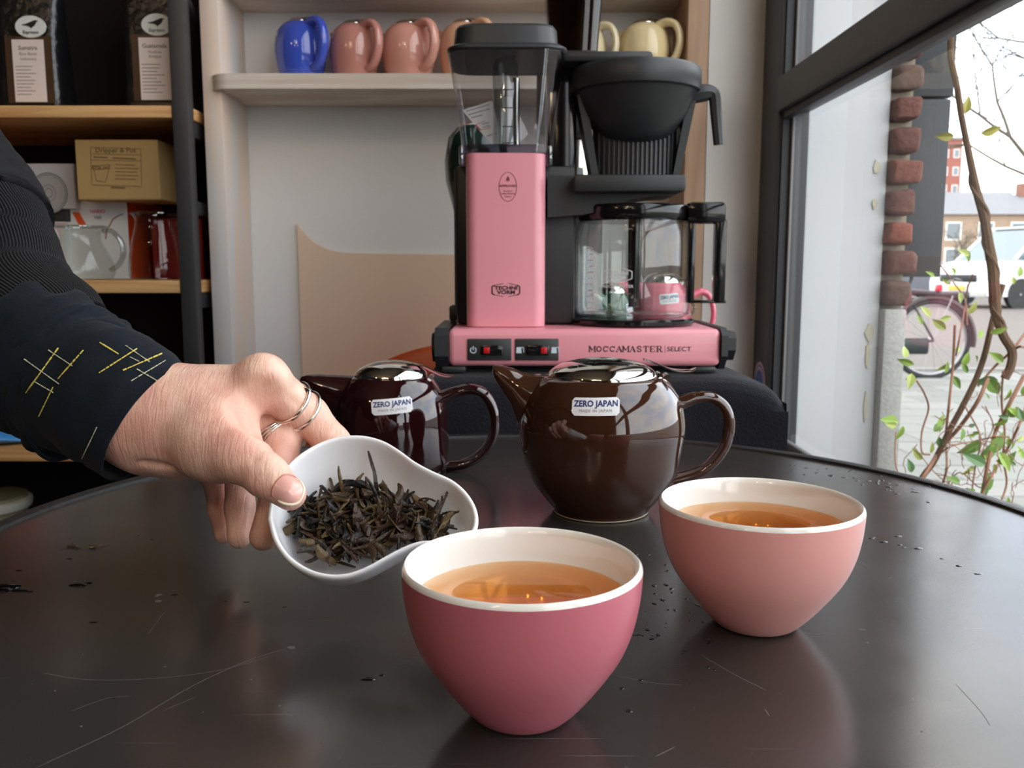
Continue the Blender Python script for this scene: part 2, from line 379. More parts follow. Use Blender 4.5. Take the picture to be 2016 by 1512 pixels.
# ------------------------------------------------------------------ bicycle (about 8 m away)
def bicycle():
    Yb = 7.9; c = P(1833, 668, Yb); R = 0.335; c.z = GZ + R + 0.002
    b = thing('bicycle', 'black city bicycle parked on the pavement behind the brick edge', 'bicycle', (c.x, Yb, GZ))
    O = (c.x, Yb, GZ)
    TY = M('tyre_rubber', (34, 34, 36), 0.8); FR = M('bike_frame_paint', (28, 36, 36), 0.35); MT = M('bike_metal', (150, 150, 150), 0.35, 0.8)
    def wheel(cx):
        circ = [(cx + R * math.cos(a), Yb, c.z + R * math.sin(a)) for a in [k * 2 * math.pi / 40 for k in range(40)]]
        w = MB().tube([(x, y, z) for x, y, z in circ], 0.021, 8, closed=True, up=(0, 1, 0)).build('wheel_tyre', TY, b, O)
        rim = [(cx + (x - cx) * 0.92, y, c.z + (z - c.z) * 0.92) for x, y, z in circ]
        MB().tube(rim, 0.012, 6, closed=True, up=(0, 1, 0)).build('wheel_rim', MT, w, O)
        m = MB()
        for k in range(18):
            a = k * 2 * math.pi / 18; m.tube([(cx, Yb + (0.02 if k % 2 else -0.02), c.z), (cx + R * 0.92 * math.cos(a), Yb, c.z + R * 0.92 * math.sin(a))], 0.0022, 4)
        m.lathe([(0.02, -0.04), (0.02, 0.04)], (0, 0, 0), 10, cap1=True)
        n = len(m.v)
        for i in range(n - 20, n): v = m.v[i]; m.v[i] = Vector((cx + v.x, Yb + v.z, c.z + v.y))
        o = m.build('spokes', MT, w, O); o['kind'] = 'stuff'
    wheel(c.x); wheel(c.x - 1.08)
    cx = c.x; z = c.z
    T = lambda pts, r, name, mat: MB().tube(pts, r, 8).build(name, mat, b, O)
    T([(cx, Yb - .05, z), (cx - .46, Yb, z - .06)], .011, 'chain_stay', FR); T([(cx, Yb - .05, z), (cx - .24, Yb, z + .42)], .009, 'seat_stay', FR)
    T([(cx - .46, Yb, z - .06), (cx - .2, Yb, z + .55)], .017, 'seat_tube', FR); T([(cx - .46, Yb, z - .06), (cx - .95, Yb, z + .40)], .019, 'down_tube', FR)
    T([(cx - .27, Yb, z + .40), (cx - .93, Yb, z + .47)], .016, 'top_tube', FR); T([(cx - 1.08, Yb, z), (cx - .96, Yb, z + .36), (cx - .91, Yb, z + .62)], .015, 'fork', FR)
    T(spline([(cx - .74, Yb - .28, z + .66), (cx - .86, Yb - .22, z + .70), (cx - .92, Yb, z + .66), (cx - .86, Yb + .22, z + .70), (cx - .74, Yb + .28, z + .66)]), .013, 'handlebar', MT)
    s = MB().lathe([(0.01, 0), (0.075, .005), (0.085, .03), (0.07, .055), (0.01, .065)], (cx - .19, Yb, z + .55), 16, 1.6, 1, True, True); s.build('saddle', BLACK_GLOSS, b, O)
    T([(cx + .30, Yb, z + .40), (cx + .06, Yb, z + .40), (cx - .22, Yb, z + .42)], .030, 'luggage_rack', FR)
    T([(cx, Yb - .06, z), (cx + .14, Yb - .06, z + .39)], .006, 'rack_strut', MT)
    mud = [(cx + (R + .035) * math.cos(a), Yb, z + (R + .035) * math.sin(a)) for a in [math.radians(-10 + k * 10) for k in range(17)]]
    MB().tube(mud, 0.03, 6, flat=1.0, up=(0, 1, 0)).build('mudguard', M('mudguard_paint', (46, 36, 36), 0.4), b, O)
    MB().box(cx + .02, Yb - .035, z + .43, cx + .06, Yb + .035, z + .49, .008).build('rear_light', M('red_plastic', (200, 30, 50), 0.3), b, O)
    MB().box(cx - .47, Yb - .075, z - .12, cx - .05, Yb - .05, z + .02, .02).build('chain_case', FR, b, O)
    T([(cx - .46, Yb - .02, z - .06), (cx - .40, Yb - .1, z - .22)], .012, 'crank', MT)
bicycle()

# ------------------------------------------------------------------ cars
def car(name, label, cat, loc, rz, side, half_w, paint, wheels, R, van=False):
    """side: upper body outline (x along the car, z); built with tumblehome, glasshouse, wheels, lights"""
    t = thing(name, label, cat, loc, rz)
    BP = M(name + '_paint', paint, 0.3, coat=0.5); GL = M('car_glass', (96, 112, 118), 0.08, spec=0.8); TY = MATS['tyre_rubber']; BK = M('car_trim', (30, 31, 33), 0.5)
    AL = M('alloy', (178, 178, 180), 0.35, 0.7)
    lower, belt, roof = side
    rings = []
    n = 24
    def outl(y, f, zf):
        return [Vector((x * f, y, z if z < belt else belt + (z - belt) * zf)) for x, z in lower]
    ysf = [(-half_w, 0.97, 0.9), (-half_w * 0.93, 1.0, 1.0), (half_w * 0.93, 1.0, 1.0), (half_w, 0.97, 0.9)]
    MB().loft([outl(y, f, zf) for y, f, zf in ysf]).build('body', BP, t, smooth=50)
    ro = [(-half_w * 0.94, 1.0), (-half_w * 0.76, 0.96), (half_w * 0.76, 0.96), (half_w * 0.94, 1.0)]
    prof = roof
    tw = lambda x, z, s: Vector((x, s * half_w * (0.96 if z <= belt + 0.02 else 0.80), z))
    gl = MB().loft([[tw(x, z, s) for x, z in prof] for s in (-1, 1)]); gl.build('glasshouse', GL, t, smooth=30)
    top = sorted(prof, key=lambda q: -q[1])
    zt = top[0][1]; xs = [x for x, z in prof if z > zt - 0.12]
    MB().box(min(xs), -half_w * 0.80, zt - 0.02, max(xs), half_w * 0.80, zt + 0.03, 0.025).build('roof', BP, t)
    for i in range(len(prof) - 1):
        (xa, za), (xb, zb_) = prof[i], prof[i + 1]
        if abs(za - zb_) > 0.25:
            for s in (-1, 1): MB().tube([tw(xa, za, s), tw(xb, zb_, s)], 0.04, 6).build('pillar', BP, t)
    for x in wheels:
        for s in (-1, 1):
            y = s * (half_w - 0.10)
            w = MB().lathe([(R * 0.62, -0.1), (R * 0.96, -0.1), (R, -0.07), (R, 0.07), (R * 0.96, 0.1), (R * 0.62, 0.1)], (0, 0, 0), 28)
            w.v = [Vector((x + v.x, y + v.z, R + v.y)) for v in w.v]; wo = w.build('wheel', TY, t)
            h = MB().lathe([(R * 0.62, 0.0), (R * 0.5, 0.03), (R * 0.2, 0.02), (0.001, 0.04)], (0, 0, 0), 20, cap1=False)
            h.v = [Vector((x + v.x, y + s * (0.075 + v.z), R + v.y)) for v in h.v]; h.build('hub_cap', AL, wo)
            a = MB().lathe([(R * 1.16, -0.02), (R * 1.16, 0.02)], (0, 0, 0), 24, cap1=True); a.v = [Vector((x + v.x, s * (half_w - 0.012) + v.z, R + v.y)) for v in a.v]; a.build('wheel_arch', BK, t)
    xf = min(x for x, z in lower)
    MB().box(xf - 0.02, -half_w * 0.62, 0.62, xf + 0.14, half_w * 0.62, 0.80, 0.02).build('grille', BK, t)
    for s in (-1, 1):
        MB().box(xf - 0.005, s * half_w * 0.80 - 0.20, 0.66, xf + 0.30, s * half_w * 0.80 + 0.205, 0.84, 0.05).build('headlight', M('headlight_glass', (212, 216, 216), 0.1), t)
        MB().box(xf + 1.05, s * (half_w + 0.10) - 0.10, belt - 0.02, xf + 1.17, s * (half_w + 0.10) + 0.1, belt + 0.17, 0.04).build('wing_mirror', BP, t)
    MB().box(xf - 0.03, -half_w * 0.95, 0.26, xf + 0.15, half_w * 0.95, 0.46, 0.04).build('bumper', M(name + '_bumper', tuple(int(c * 0.8) for c in paint), 0.4), t)
    MB().box(xf - 0.045, -0.26, 0.42, xf - 0.02, 0.26, 0.53, 0.005).build('number_plate', M('plate_yellow', (214, 180, 60), 0.5), t)
    return t
van_low = [(0.0, 0.30), (-0.02, 0.62), (0.06, 0.92), (0.45, 1.08), (0.80, 1.14), (4.85, 1.14), (4.9, 0.9), (4.9, 0.28), (2.4, 0.22)]
van_roof = [(0.72, 1.12), (1.55, 1.88), (1.85, 1.93), (4.75, 1.93), (4.86, 1.12)]
pv = P(1884, 600, 22.0)
car('white_van', 'white passenger van parked across the street beyond the climbing plant', 'van', (pv.x, 22.0, GZ - 0.01), math.radians(16), (van_low, 1.12, van_roof), 0.95, (226, 226, 222), (0.95, 3.95), 0.33, True)
car_low = [(0.0, 0.28), (-0.02, 0.55), (0.08, 0.76), (0.9, 0.92), (1.2, 0.96), (4.1, 0.96), (4.25, 0.8), (4.25, 0.28), (2.0, 0.2)]
car_roof = [(1.0, 0.95), (1.75, 1.42), (2.1, 1.47), (3.3, 1.45), (4.0, 0.95)]
pc = P(1894, 560, 28.0)
car('grey_car', 'dark grey car parked far behind the bicycle', 'car', (pc.x, 28.0, GZ - 0.01), math.radians(178), (car_low, 0.95, car_roof), 0.87, (96, 100, 112), (0.8, 3.4), 0.31)

# ------------------------------------------------------------------ far houses, tower, trees
def building(name, label, x0, x1, y, h, wall, roofc, roof_h, cols, rows, wz0, wh, ww):
    t = thing(name, label, 'building', ((x0 + x1) / 2, y, GZ), group=None); O = ((x0 + x1) / 2, y, GZ)
    MB().box(x0, y, GZ, x1, y + 8, GZ + h).build('wall', M(name + '_wall', wall, 0.9, var=0.1, vscale=1.0), t, O)
    if roof_h:
        MB().prism([(y - 0.3, GZ + h), (y + 4, GZ + h + roof_h), (y + 8.3, GZ + h)], 'x', x0, x1).build('roof', M(name + '_roof', roofc, 0.8, var=0.1, vscale=1), t, O)
        MB().box(x0 + 0.5, y + 3.4, GZ + h + roof_h * 0.6, x0 + 1.2, y + 4.2, GZ + h + roof_h + 0.9).build('chimney', M('chimney_brick', (140, 100, 84), 0.9), t, O)
    else:
        MB().box(x0, y - 0.2, GZ + h, x1, y + 8.2, GZ + h + 0.4).build('roof', M(name + '_roof', roofc, 0.8), t, O)
    dx = (x1 - x0) / cols
    for r in range(rows):
        for c in range(cols):
            cx = x0 + (c + 0.5) * dx; z = GZ + wz0 + r * (h - wz0) / rows
            f = MB().box(cx - ww / 2, y - 0.06, z, cx + ww / 2, y + 0.05, z + wh).build('window_frame', M('white_window_frame', (228, 226, 220), 0.6), t, O)
            MB().box(cx - ww / 2 + 0.12, y - 0.08, z + 0.12, cx + ww / 2 - 0.12, y - 0.055, z + wh - 0.12).build('window_pane', M('far_window_glass', (112, 122, 128), 0.15), f, O)
YH = 74.0
xx = P(1842, 500, YH).x; specs = [(8.0, (158, 136, 116), (120, 120, 124), 'brown brick house far across the water with a grey roof, next to the red tower', 5.2), (7.0, (176, 158, 136), (126, 124, 126), 'pale tan house in the far row behind the climbing stem', 5.0), (9.0, (150, 130, 114), (112, 112, 118), 'long brown house in the far row above the white van', 5.4), (8, (170, 150, 130), (124, 122, 124), 'beige house at the end of the far row above the van roof', 5.1)]
for i, (w, wc, rc, lb, h) in enumerate(specs):
    building('far_house', lb, xx, xx + w - 0.05, YH, h, wc, rc, 2.1, 3, 2, 1.0, 1.5, 1.3); xx += w
pt = P(1845, 400, 150.0)
building('brick_tower', 'tall red brick tower block on the skyline beside the dark board', pt.x, pt.x + 3.6, 150.0, 21.5, (150, 92, 80), (120, 110, 108), 0, 2, 7, 1.5, 1.4, 1.0)
struct('ground_quay', MB().box(10, 60, GZ, 90, 60.6, 1.0).box(10, 60, 1.0, 90, 60.5, 1.15), M('quay_stone', (176, 166, 150), 0.9, var=0.1, vscale=1))

def bare_tree(name, label, base, h, lean, seed, spread=0.55, depth=6, r0=0.16):
    random.seed(seed); t = thing(name, label, 'tree', base); BK_ = M('bark', (84, 78, 66), 0.95, bump=(20, 0.5), var=0.2)
    trunk = MB(); br = MB(); tw_ = MB()
    def grow(p, d, L, r, k):
        pts = [p]; q = p.copy(); dd = d.copy()
        for i in range(4):
            dd = (dd + Vector((random.gauss(0, .10), random.gauss(0, .10), random.gauss(0.03, .08)))).normalized(); q = q + dd * L / 4; pts.append(q.copy())
        (trunk if k == 0 else br if k < 4 else tw_).tube(pts, lerp1([r, r * 0.62], 5), 7 if k < 2 else 4, caps=False)
        if k >= depth: return
        for j in range(3 if k < 4 else 2):
            a = random.uniform(0, 6.28); s_ = random.uniform(0.5, 1.0) * spread * 1.6
            o_ = dd.orthogonal().normalized(); nd = (dd + (Matrix.Rotation(a, 3, dd) @ o_) * s_).normalized()
            grow(pts[-1] if j < 2 else pts[2], nd, L * random.uniform(0.62, 0.82), r * 0.6, k + 1)
    grow(Vector((0, 0, 0)), Vector(lean).normalized(), h, r0, 0)
    trunk.build('trunk', BK_, t); br.build('branches', BK_, t); o = tw_.build('twigs', BK_, t); o['kind'] = 'stuff'
tb = P(2120, 600, 19.0)
bare_tree('bare_tree', 'leafless street tree with drooping twigs against the white sky', (tb.x, 19.0, GZ), 3.4, (-0.02, 0, 1), 4, 0.62, 7, 0.11)
for i, (px, Y) in enumerate([(1872, 52), (1925, 55), (1990, 50)]):
    b = P(px, 560, Y)
    bare_tree('distant_tree', ['low bare brown tree beyond the street beside the dark board', 'low bare brown tree beyond the street, behind the twisted stem', 'low bare brown tree beyond the street, above the van windscreen'][i], (b.x, Y, GZ), 1.2, (0, 0, 1), 20 + i, 0.7, 5, 0.10)

# ------------------------------------------------------------------ climbing plant just outside the glass
def vine():
    Yv = 1.26; base = PZ(1900, 900, GZ); O = (0.66, Yv, GZ)
    t = thing('climbing_plant', 'climbing plant with twisted brown stems and young green leaves outside the window', 'plant', O)
    BKm = M('vine_bark', (104, 80, 60), 0.9, bump=(200, 0.8, 0.002), var=0.35, vscale=60, stretch=(3, 3, 0.6)); ST = M('vine_shoot', (150, 108, 84), 0.7); GS = M('green_shoot', (120, 132, 70), 0.6)
    def Q(px, py, dy=0): return P(px, py, Yv + dy)
    m = MB(); a = [(1874, 40), (1872, 110), (1884, 170), (1893, 230), (1903, 280), (1913, 330), (1924, 380), (1938, 430), (1946, 480), (1955, 530), (1958, 580), (1962, 620), (1975, 660), (1992, 690), (1990, 720), (1978, 745)]
    pa = spline([Q(x, y) for x, y in a], 6); m.tube(pa, [0.0042 + 0.0035 * min(1, max(0, (i / len(pa) - 0.25) * 3)) * (1.0 if i < len(pa) * .72 else .6) for i in range(len(pa))], 8)
    for i in range(1): pass
    tw2 = [p + Vector((math.cos(i * .45), math.sin(i * .45), 0)) * 0.0055 for i, p in enumerate(pa)]; m.tube(tw2[30:72], 0.0032, 6)
    b = [(1974, 560), (1962, 600), (1950, 650), (1938, 700), (1922, 745), (1895, 800), (1868, 850), (1838, 910), (1810, 950), (1760, 1060), (1700, 1240)]
    m.tube(spline([Q(x, y, .03) for x, y in b], 5), 0.0042, 8); m.build('main_stem', BKm, t, O)
    stems = [([(1945, 745), (1925, 790), (1890, 840), (1855, 880), (1820, 935), (1790, 980), (1740, 1080)], .0028), ([(2030, 640), (1992, 690), (1960, 720), (1925, 760)], .002), ([(2016, 740), (1985, 800), (1960, 850), (1948, 900), (1938, 950), (1925, 1040)], .003), ([(2030, 770), (2005, 840), (1980, 890), (1950, 940), (1905, 1020)], .002),
             ([(1880, 640), (1876, 720), (1868, 800), (1862, 860), (1864, 920), (1855, 960), (1845, 1050)], .0018), ([(1805, 750), (1820, 775), (1828, 805), (1815, 850), (1815, 890), (1830, 895)], .0014), ([(1764, 850), (1762, 900), (1770, 935), (1790, 960)], .0011), ([(1975, 730), (1972, 790), (1978, 850), (1975, 900), (1982, 950), (1970, 990)], .0016),
             ([(1992, 690), (2010, 682), (2030, 690)], .002), ([(1838, 905), (1870, 880), (1920, 868), (1960, 860), (1985, 860)], .0012), ([(1900, 800), (1930, 860), (1920, 920), (1910, 990)], .0012), ([(1860, 960), (1890, 930), (1930, 960), (1950, 930)], .0009), ([(1850, 520), (1880, 560), (1900, 590), (1904, 640)], .0011), ([(1915, 540), (1902, 580), (1895, 640)], .001), ([(1800, 880), (1840, 930), (1880, 960), (1930, 985)], .0008), ([(1940, 800), (1955, 840), (1935, 890), (1955, 940)], .0009), ([(1906, 560), (1900, 600), (1890, 660), (1882, 700)], .0012)]
    for pts, r in stems: MB().tube(spline([Q(x, y, random.uniform(-.02, .05)) for x, y in pts], 5), r, 6).build('stem', ST, t, O)
    m = MB(); random.seed(12)
    for k in range(46):
        x = random.gauss(1935, 45); y = random.gauss(890, 60); p = Q(x, y, random.uniform(-.02, .06)); pts = [p]
        d = Vector((random.gauss(0, 1), random.gauss(0, .5), random.gauss(0, 1))).normalized()
        for j in range(6): d = (d + Vector((random.gauss(0, .5), random.gauss(0, .3), random.gauss(0, .5)))).normalized(); p = p + d * random.uniform(.005, .012); pts.append(p)
        m.tube(pts, .0006, 4)
    o = m.build('tangled_tendrils', ST, t, O); o['kind'] = 'stuff'
    def leaf_mesh(w, l, bend):
        m = MB(); vs = []; rows = 6
        for i in range(rows + 1):
            s_ = i / rows; ww = w * math.sin(math.pi * min(1, s_ * 1.02) ** 0.8) * 0.5
            z = -bend * s_ * s_
            vs += [(-ww, s_ * l, z + ww * .35), (0, s_ * l, z), (ww, s_ * l, z + ww * .35)]
        fs = []
        for i in range(rows):
            for j in (0, 1): fs.append((i * 3 + j, i * 3 + j + 1, i * 3 + j + 4, i * 3 + j + 3))
        return m.add(vs, fs)
    LG = [M('leaf_green_%d' % i, c, 0.45, var=0.2, vscale=60) for i, c in enumerate([(112, 148, 66), (140, 170, 72), (92, 128, 78), (170, 184, 96), (156, 150, 62)])]
    for m_ in LG:
        bs = m_.node_tree.nodes['Principled BSDF']; bs.inputs['Transmission Weight'].default_value = 0.0
    leaves = [(1900, 225, 38, 80, 4), (1878, 268, 34, 185, 4), (1930, 262, 46, 10, 4)]
    cl = [(1832, 625, 30, 3), (1850, 628, 30, 1), (1862, 650, 34, 1), (1815, 640, 26, 1), (1905, 618, 30, 3), (1948, 655, 34, 1), (1925, 665, 24, 1), (1920, 700, 26, 1), (1880, 690, 26, 1), (1868, 715, 28, 3), (1895, 720, 30, 1), (1860, 735, 26, 1), (1876, 740, 30, 0), (1905, 735, 26, 0), (1780, 705, 34, 3), (1800, 718, 34, 1), (1795, 735, 34, 3), (1806, 745, 24, 1), (1945, 745, 50, 0), (1975, 715, 46, 1), (1965, 748, 44, 2), (1990, 765, 30, 1), (1768, 830, 42, 1), (1778, 838, 36, 1), (1765, 838, 30, 3), (1845, 840, 34, 1), (1838, 850, 30, 0), (1850, 860, 30, 2), (1895, 842, 28, 0), (1915, 850, 24, 0), (1920, 880, 30, 0), (1935, 870, 54, 0), (1948, 892, 50, 0), (1966, 890, 50, 1), (1925, 905, 52, 0), (1940, 915, 54, 2), (1970, 915, 40, 0), (1815, 905, 34, 3), (1795, 930, 32, 2), (1890, 950, 38, 0), (1905, 960, 40, 1), (1920, 965, 46, 0), (1940, 970, 46, 0), (1935, 945, 56, 2), (1880, 962, 34, 3), (2000, 800, 40, 3), (2010, 815, 40, 1), (1985, 825, 34, 1), (2008, 890, 24, 1), (1985, 880, 24, 1), (2012, 780, 34, 0), (1900, 490, 30, 1), (1908, 505, 28, 3), (1872, 560, 22, 3), (1888, 575, 26, 3), (1840, 545, 20, 1), (2005, 545, 24, 1), (1996, 560, 22, 3), (1880, 540, 20, 1)]
    random.seed(31)
    for k in range(26): cl.append((min(2014, max(1775, random.gauss(1930, 55))), random.gauss(880, 75), random.uniform(16, 30), random.randrange(5)))
    for x, y, s_, ci in cl: leaves.append((x, y, s_, random.uniform(0, 360), ci))
    shp = {}
    for i, (x, y, s_, ang, ci) in enumerate(leaves):
        l = s_ / FPX * Yv; key = (ci, i % 2)
        if key not in shp:
            shp[key] = leaf_mesh(0.5 if i % 2 else 0.42, 1.0, 0.25).build('leaf', LG[ci], t); o = shp[key]
        else: o = shp[key].copy(); COL.objects.link(o)
        p = Q(x, y, random.uniform(-.015, .03)); o.location = p - Vector(O)
        r = Matrix.Rotation(math.radians(-(90 - ang)) if False else math.radians(ang - 90), 4, 'Y').inverted() @ Matrix.Rotation(math.radians(90 + random.uniform(-35, 35)), 4, 'X') @ Matrix.Rotation(random.uniform(-.6, .6), 4, 'Y')
        o.rotation_euler = r.to_euler(); o.scale = (l, l, l)
vine()
# ------------------------------------------------------------------ round black table
TCX, TCY, TR, TZ = 0.013, 0.572, 0.377, 0.75
def table_mat():
    m = M('black_table_lacquer', (30, 29, 29), 0.3, spec=0.55)
    nt = m.node_tree; b = nt.nodes['Principled BSDF']; L = nt.links.new
    tc = nt.nodes.new('ShaderNodeTexCoord')
    col = None
    def scr(rot, sx, sy, lo, hi, seed):
        mp = nt.nodes.new('ShaderNodeMapping'); mp.inputs['Rotation'].default_value = (0, 0, rot); mp.inputs['Scale'].default_value = (sx, sy, 1); mp.inputs['Location'].default_value = (seed, seed * 1.7, 0)
        no = nt.nodes.new('ShaderNodeTexNoise'); no.inputs['Scale'].default_value = 1.0; no.inputs['Detail'].default_value = 2
        mr = nt.nodes.new('ShaderNodeMapRange'); mr.inputs[1].default_value = lo; mr.inputs[2].default_value = hi
        L(tc.outputs['Object'], mp.inputs['Vector']); L(mp.outputs[0], no.inputs['Vector']); L(no.outputs['Fac'], mr.inputs[0]); return mr.outputs[0]
    fac = None
    for rot, sx, sy, lo, hi, sd in ((0.5, 12, 700, 0.745, 0.80, 3.1), (-0.7, 16, 800, 0.75, 0.80, 7.7), (1.9, 14, 900, 0.755, 0.80, 1.3), (0.1, 260, 320, 0.77, 0.80, 5.5)):
        s_ = scr(rot, sx, sy, lo, hi, sd)
        if fac is None: fac = s_
        else:
            mx = nt.nodes.new('ShaderNodeMath'); mx.operation = 'MAXIMUM'; L(fac, mx.inputs[0]); L(s_, mx.inputs[1]); fac = mx.outputs[0]
    ml = nt.nodes.new('ShaderNodeMath'); ml.operation = 'MULTIPLY'; ml.inputs[1].default_value = 0.3; L(fac, ml.inputs[0])
    mix = nt.nodes.new('ShaderNodeMix'); mix.data_type = 'RGBA'; mix.inputs[6].default_value = lin((52, 49, 46)) + (1,); mix.inputs[7].default_value = lin((150, 146, 142)) + (1,)
    L(ml.outputs[0], mix.inputs[0]); L(mix.outputs[2], b.inputs['Base Color'])
    no = nt.nodes.new('ShaderNodeTexNoise'); no.inputs['Scale'].default_value = 14; no.inputs['Detail'].default_value = 6; L(tc.outputs['Object'], no.inputs['Vector'])
    mr = nt.nodes.new('ShaderNodeMapRange'); mr.inputs[1].default_value = 0.3; mr.inputs[2].default_value = 0.7; mr.inputs[3].default_value = 0.17; mr.inputs[4].default_value = 0.25
    L(no.outputs['Fac'], mr.inputs[0]); L(mr.outputs[0], b.inputs['Roughness'])
    nb = nt.nodes.new('ShaderNodeTexNoise'); nb.inputs['Scale'].default_value = 45; nb.inputs['Detail'].default_value = 3; L(tc.outputs['Object'], nb.inputs['Vector'])
    bp = nt.nodes.new('ShaderNodeBump'); bp.inputs['Strength'].default_value = 0.02; bp.inputs['Distance'].default_value = 0.0004; L(nb.outputs['Fac'], bp.inputs['Height']); L(bp.outputs[0], b.inputs['Normal'])
    return m
TABLEM = table_mat()
tbl = thing('round_table', 'round black lacquered cafe table with scratches under the tea things', 'table', (TCX, TCY, 0))
MB().lathe([(0.0005, 0.75), (0.2, 0.75), (TR - 0.011, 0.75)], (0, 0, 0), 160, cap0=False).lathe([(TR - 0.004, 0.722), (0.0005, 0.722)], (0, 0, 0), 96, cap0=False).build('tabletop', TABLEM, tbl, smooth=30)
MB().lathe([(TR - 0.0112, 0.7499), (TR - 0.0105, 0.7520), (TR - 0.008, 0.7528), (TR - 0.002, 0.7528), (TR, 0.7508), (TR, 0.722), (TR - 0.004, 0.7205), (TR - 0.006, 0.722)], (0, 0, 0), 160, cap0=False).build('table_edge_band', M('edge_band', (34, 33, 33), 0.42, bump=(200, 0.3), var=0.3, vscale=60), tbl)
MB().lathe([(0.036, 0.02), (0.034, 0.6), (0.05, 0.70), (0.12, 0.722)], (0, 0, 0), 32).build('pedestal', DARK_STEEL, tbl)
MB().lathe([(0.24, 0.0), (0.24, 0.012), (0.20, 0.022), (0.05, 0.034)], (0, 0, 0), 48, cap1=True).build('table_foot', DARK_STEEL, tbl)
# long scratches in the lacquer
scr = MB(); SCRM = M('scratch', (96, 90, 84), 0.6)
for pts, w in (([(85, 1325), (170, 1338), (300, 1336), (430, 1320), (540, 1290)], .00022), ([(70, 1512), (240, 1432), (380, 1350), (490, 1300), (565, 1277)], .0003), ([(1625, 1040), (1675, 1090), (1715, 1120)], .0002), ([(1380, 1290), (1450, 1330), (1510, 1360)], .0003), ([(1560, 1180), (1570, 1182)], .0006), ([(1690, 1238), (1705, 1241)], .0006), ([(450, 990), (500, 960), (520, 955)], .0002), ([(1210, 1330), (1290, 1345), (1345, 1348)], .0002), ([(140, 1400), (210, 1375), (260, 1370)], .0002), ([(1505, 1395), (1515, 1410)], .0003), ([(1880, 1345), (1930, 1400), (1950, 1430)], .0003), ([(320, 1400), (390, 1370)], .0002), ([(290, 1250), (320, 1210), (330, 1205)], .0002), ([(1290, 1490), (1330, 1470)], .0003)):
    c = spline([PZ(x, y, TZ) for x, y in pts], 6)
    scr.tube([p + Vector((0, 0, 0.00003)) for p in c], [w * 0.12] + [w * .65] * (len(c) - 2) + [w * 0.12], 4, flat=0.2, up=(0, 0, 1))
for px, py, s_ in ((312, 1172, .0022), (312, 1184, .0026), (575, 1275, .0022), (160, 1430, .0006), (108, 1360, .0005), (325, 1313, .0005), (495, 1338, .0005), (668, 1493, .0005), (632, 1462, .0007), (480, 1075, .0005), (85, 1028, .0008), (400, 1402, .0004), (1585, 1190, .0012), (1815, 1440, .0006)):
    p = PZ(px, py, TZ); pts = [(p.x + s_ * math.cos(a) * random.uniform(.5, 1.2), p.y + s_ * math.sin(a) * random.uniform(.5, 1.2)) for a in [k * math.pi / 4 for k in range(8)]]
    scr.prism(pts, 'z', TZ - 0.0001, TZ + 0.00008)
o = scr.build('scratch_marks', SCRM, tbl, (TCX, TCY, 0), smooth=0); o['kind'] = 'stuff'
# spilled droplets
random.seed(21)
DROP = M('water_drop', (16, 16, 17), 0.03, spec=0.6)
dm = MB()
def drop(p, r, el=1.0, a=0.0):
    prof = [(r, 0), (r * .92, r * .12), (r * .6, r * .26), (0.0001, r * .32)]
    m = MB().lathe(prof, (0, 0, 0), 10, el, 1.0, cap0=False)
    for v in m.v:
        k = 1 + 0.3 * noise.noise(Vector((v.x * 900, v.y * 900, p.x * 50))); v.x *= k; v.y *= k
    R_ = Matrix.Translation(p) @ Matrix.Rotation(a, 4, 'Z'); m.xf(R_); dm.add(m.v, m.f)
for k in range(64):
    x = random.gauss(1305, 55); y = random.gauss(1190, 60) + abs(x - 1305) * .3
    if 1000 < y < 1350: drop(PZ(x, y, TZ), random.uniform(.0004, .0013), random.uniform(1, 1.8), random.uniform(0, 3))
for k in range(46):
    t = random.random(); x = 1575 + 260 * t + random.gauss(0, 18); y = 905 + 62 * t + random.gauss(0, 10) + 8; drop(PZ(x, y, TZ), random.uniform(.0005, .0016), random.uniform(1, 2.6), random.uniform(-.4, .4))
for x, y, r in ((1715, 1060, .0012), (1740, 1067, .0016), (1768, 1056, .0014), (1772, 1073, .001), (1808, 1080, .0018), (1855, 1100, .001), (1888, 1114, .0016), (1925, 1130, .0012), (1780, 1078, .0008), (1720, 1058, .0008), (15, 1155, .004), (40, 1163, .0025), (60, 1165, .0012), (5, 1162, .004), (155, 1152, .003), (175, 1148, .0018), (38, 1123, .0012), (345, 1171, .0011), (185, 1225, .0011), (485, 1185, .0008), (560, 1195, .0007), (725, 1337, .0018), (752, 1329, .001), (445, 1183, .0007), (300, 1062, .0008), (272, 1055, .0008), (138, 1100, .001), (1225, 1355, .001), (1240, 1400, .0012)):
    drop(PZ(x, y, TZ), r, random.uniform(1.2, 2.2), random.uniform(-.3, .3))
tag(dm.build('water_droplets', DROP, None, smooth=60), 'small spilled water drops scattered on the black table top', 'droplets', kind='stuff')

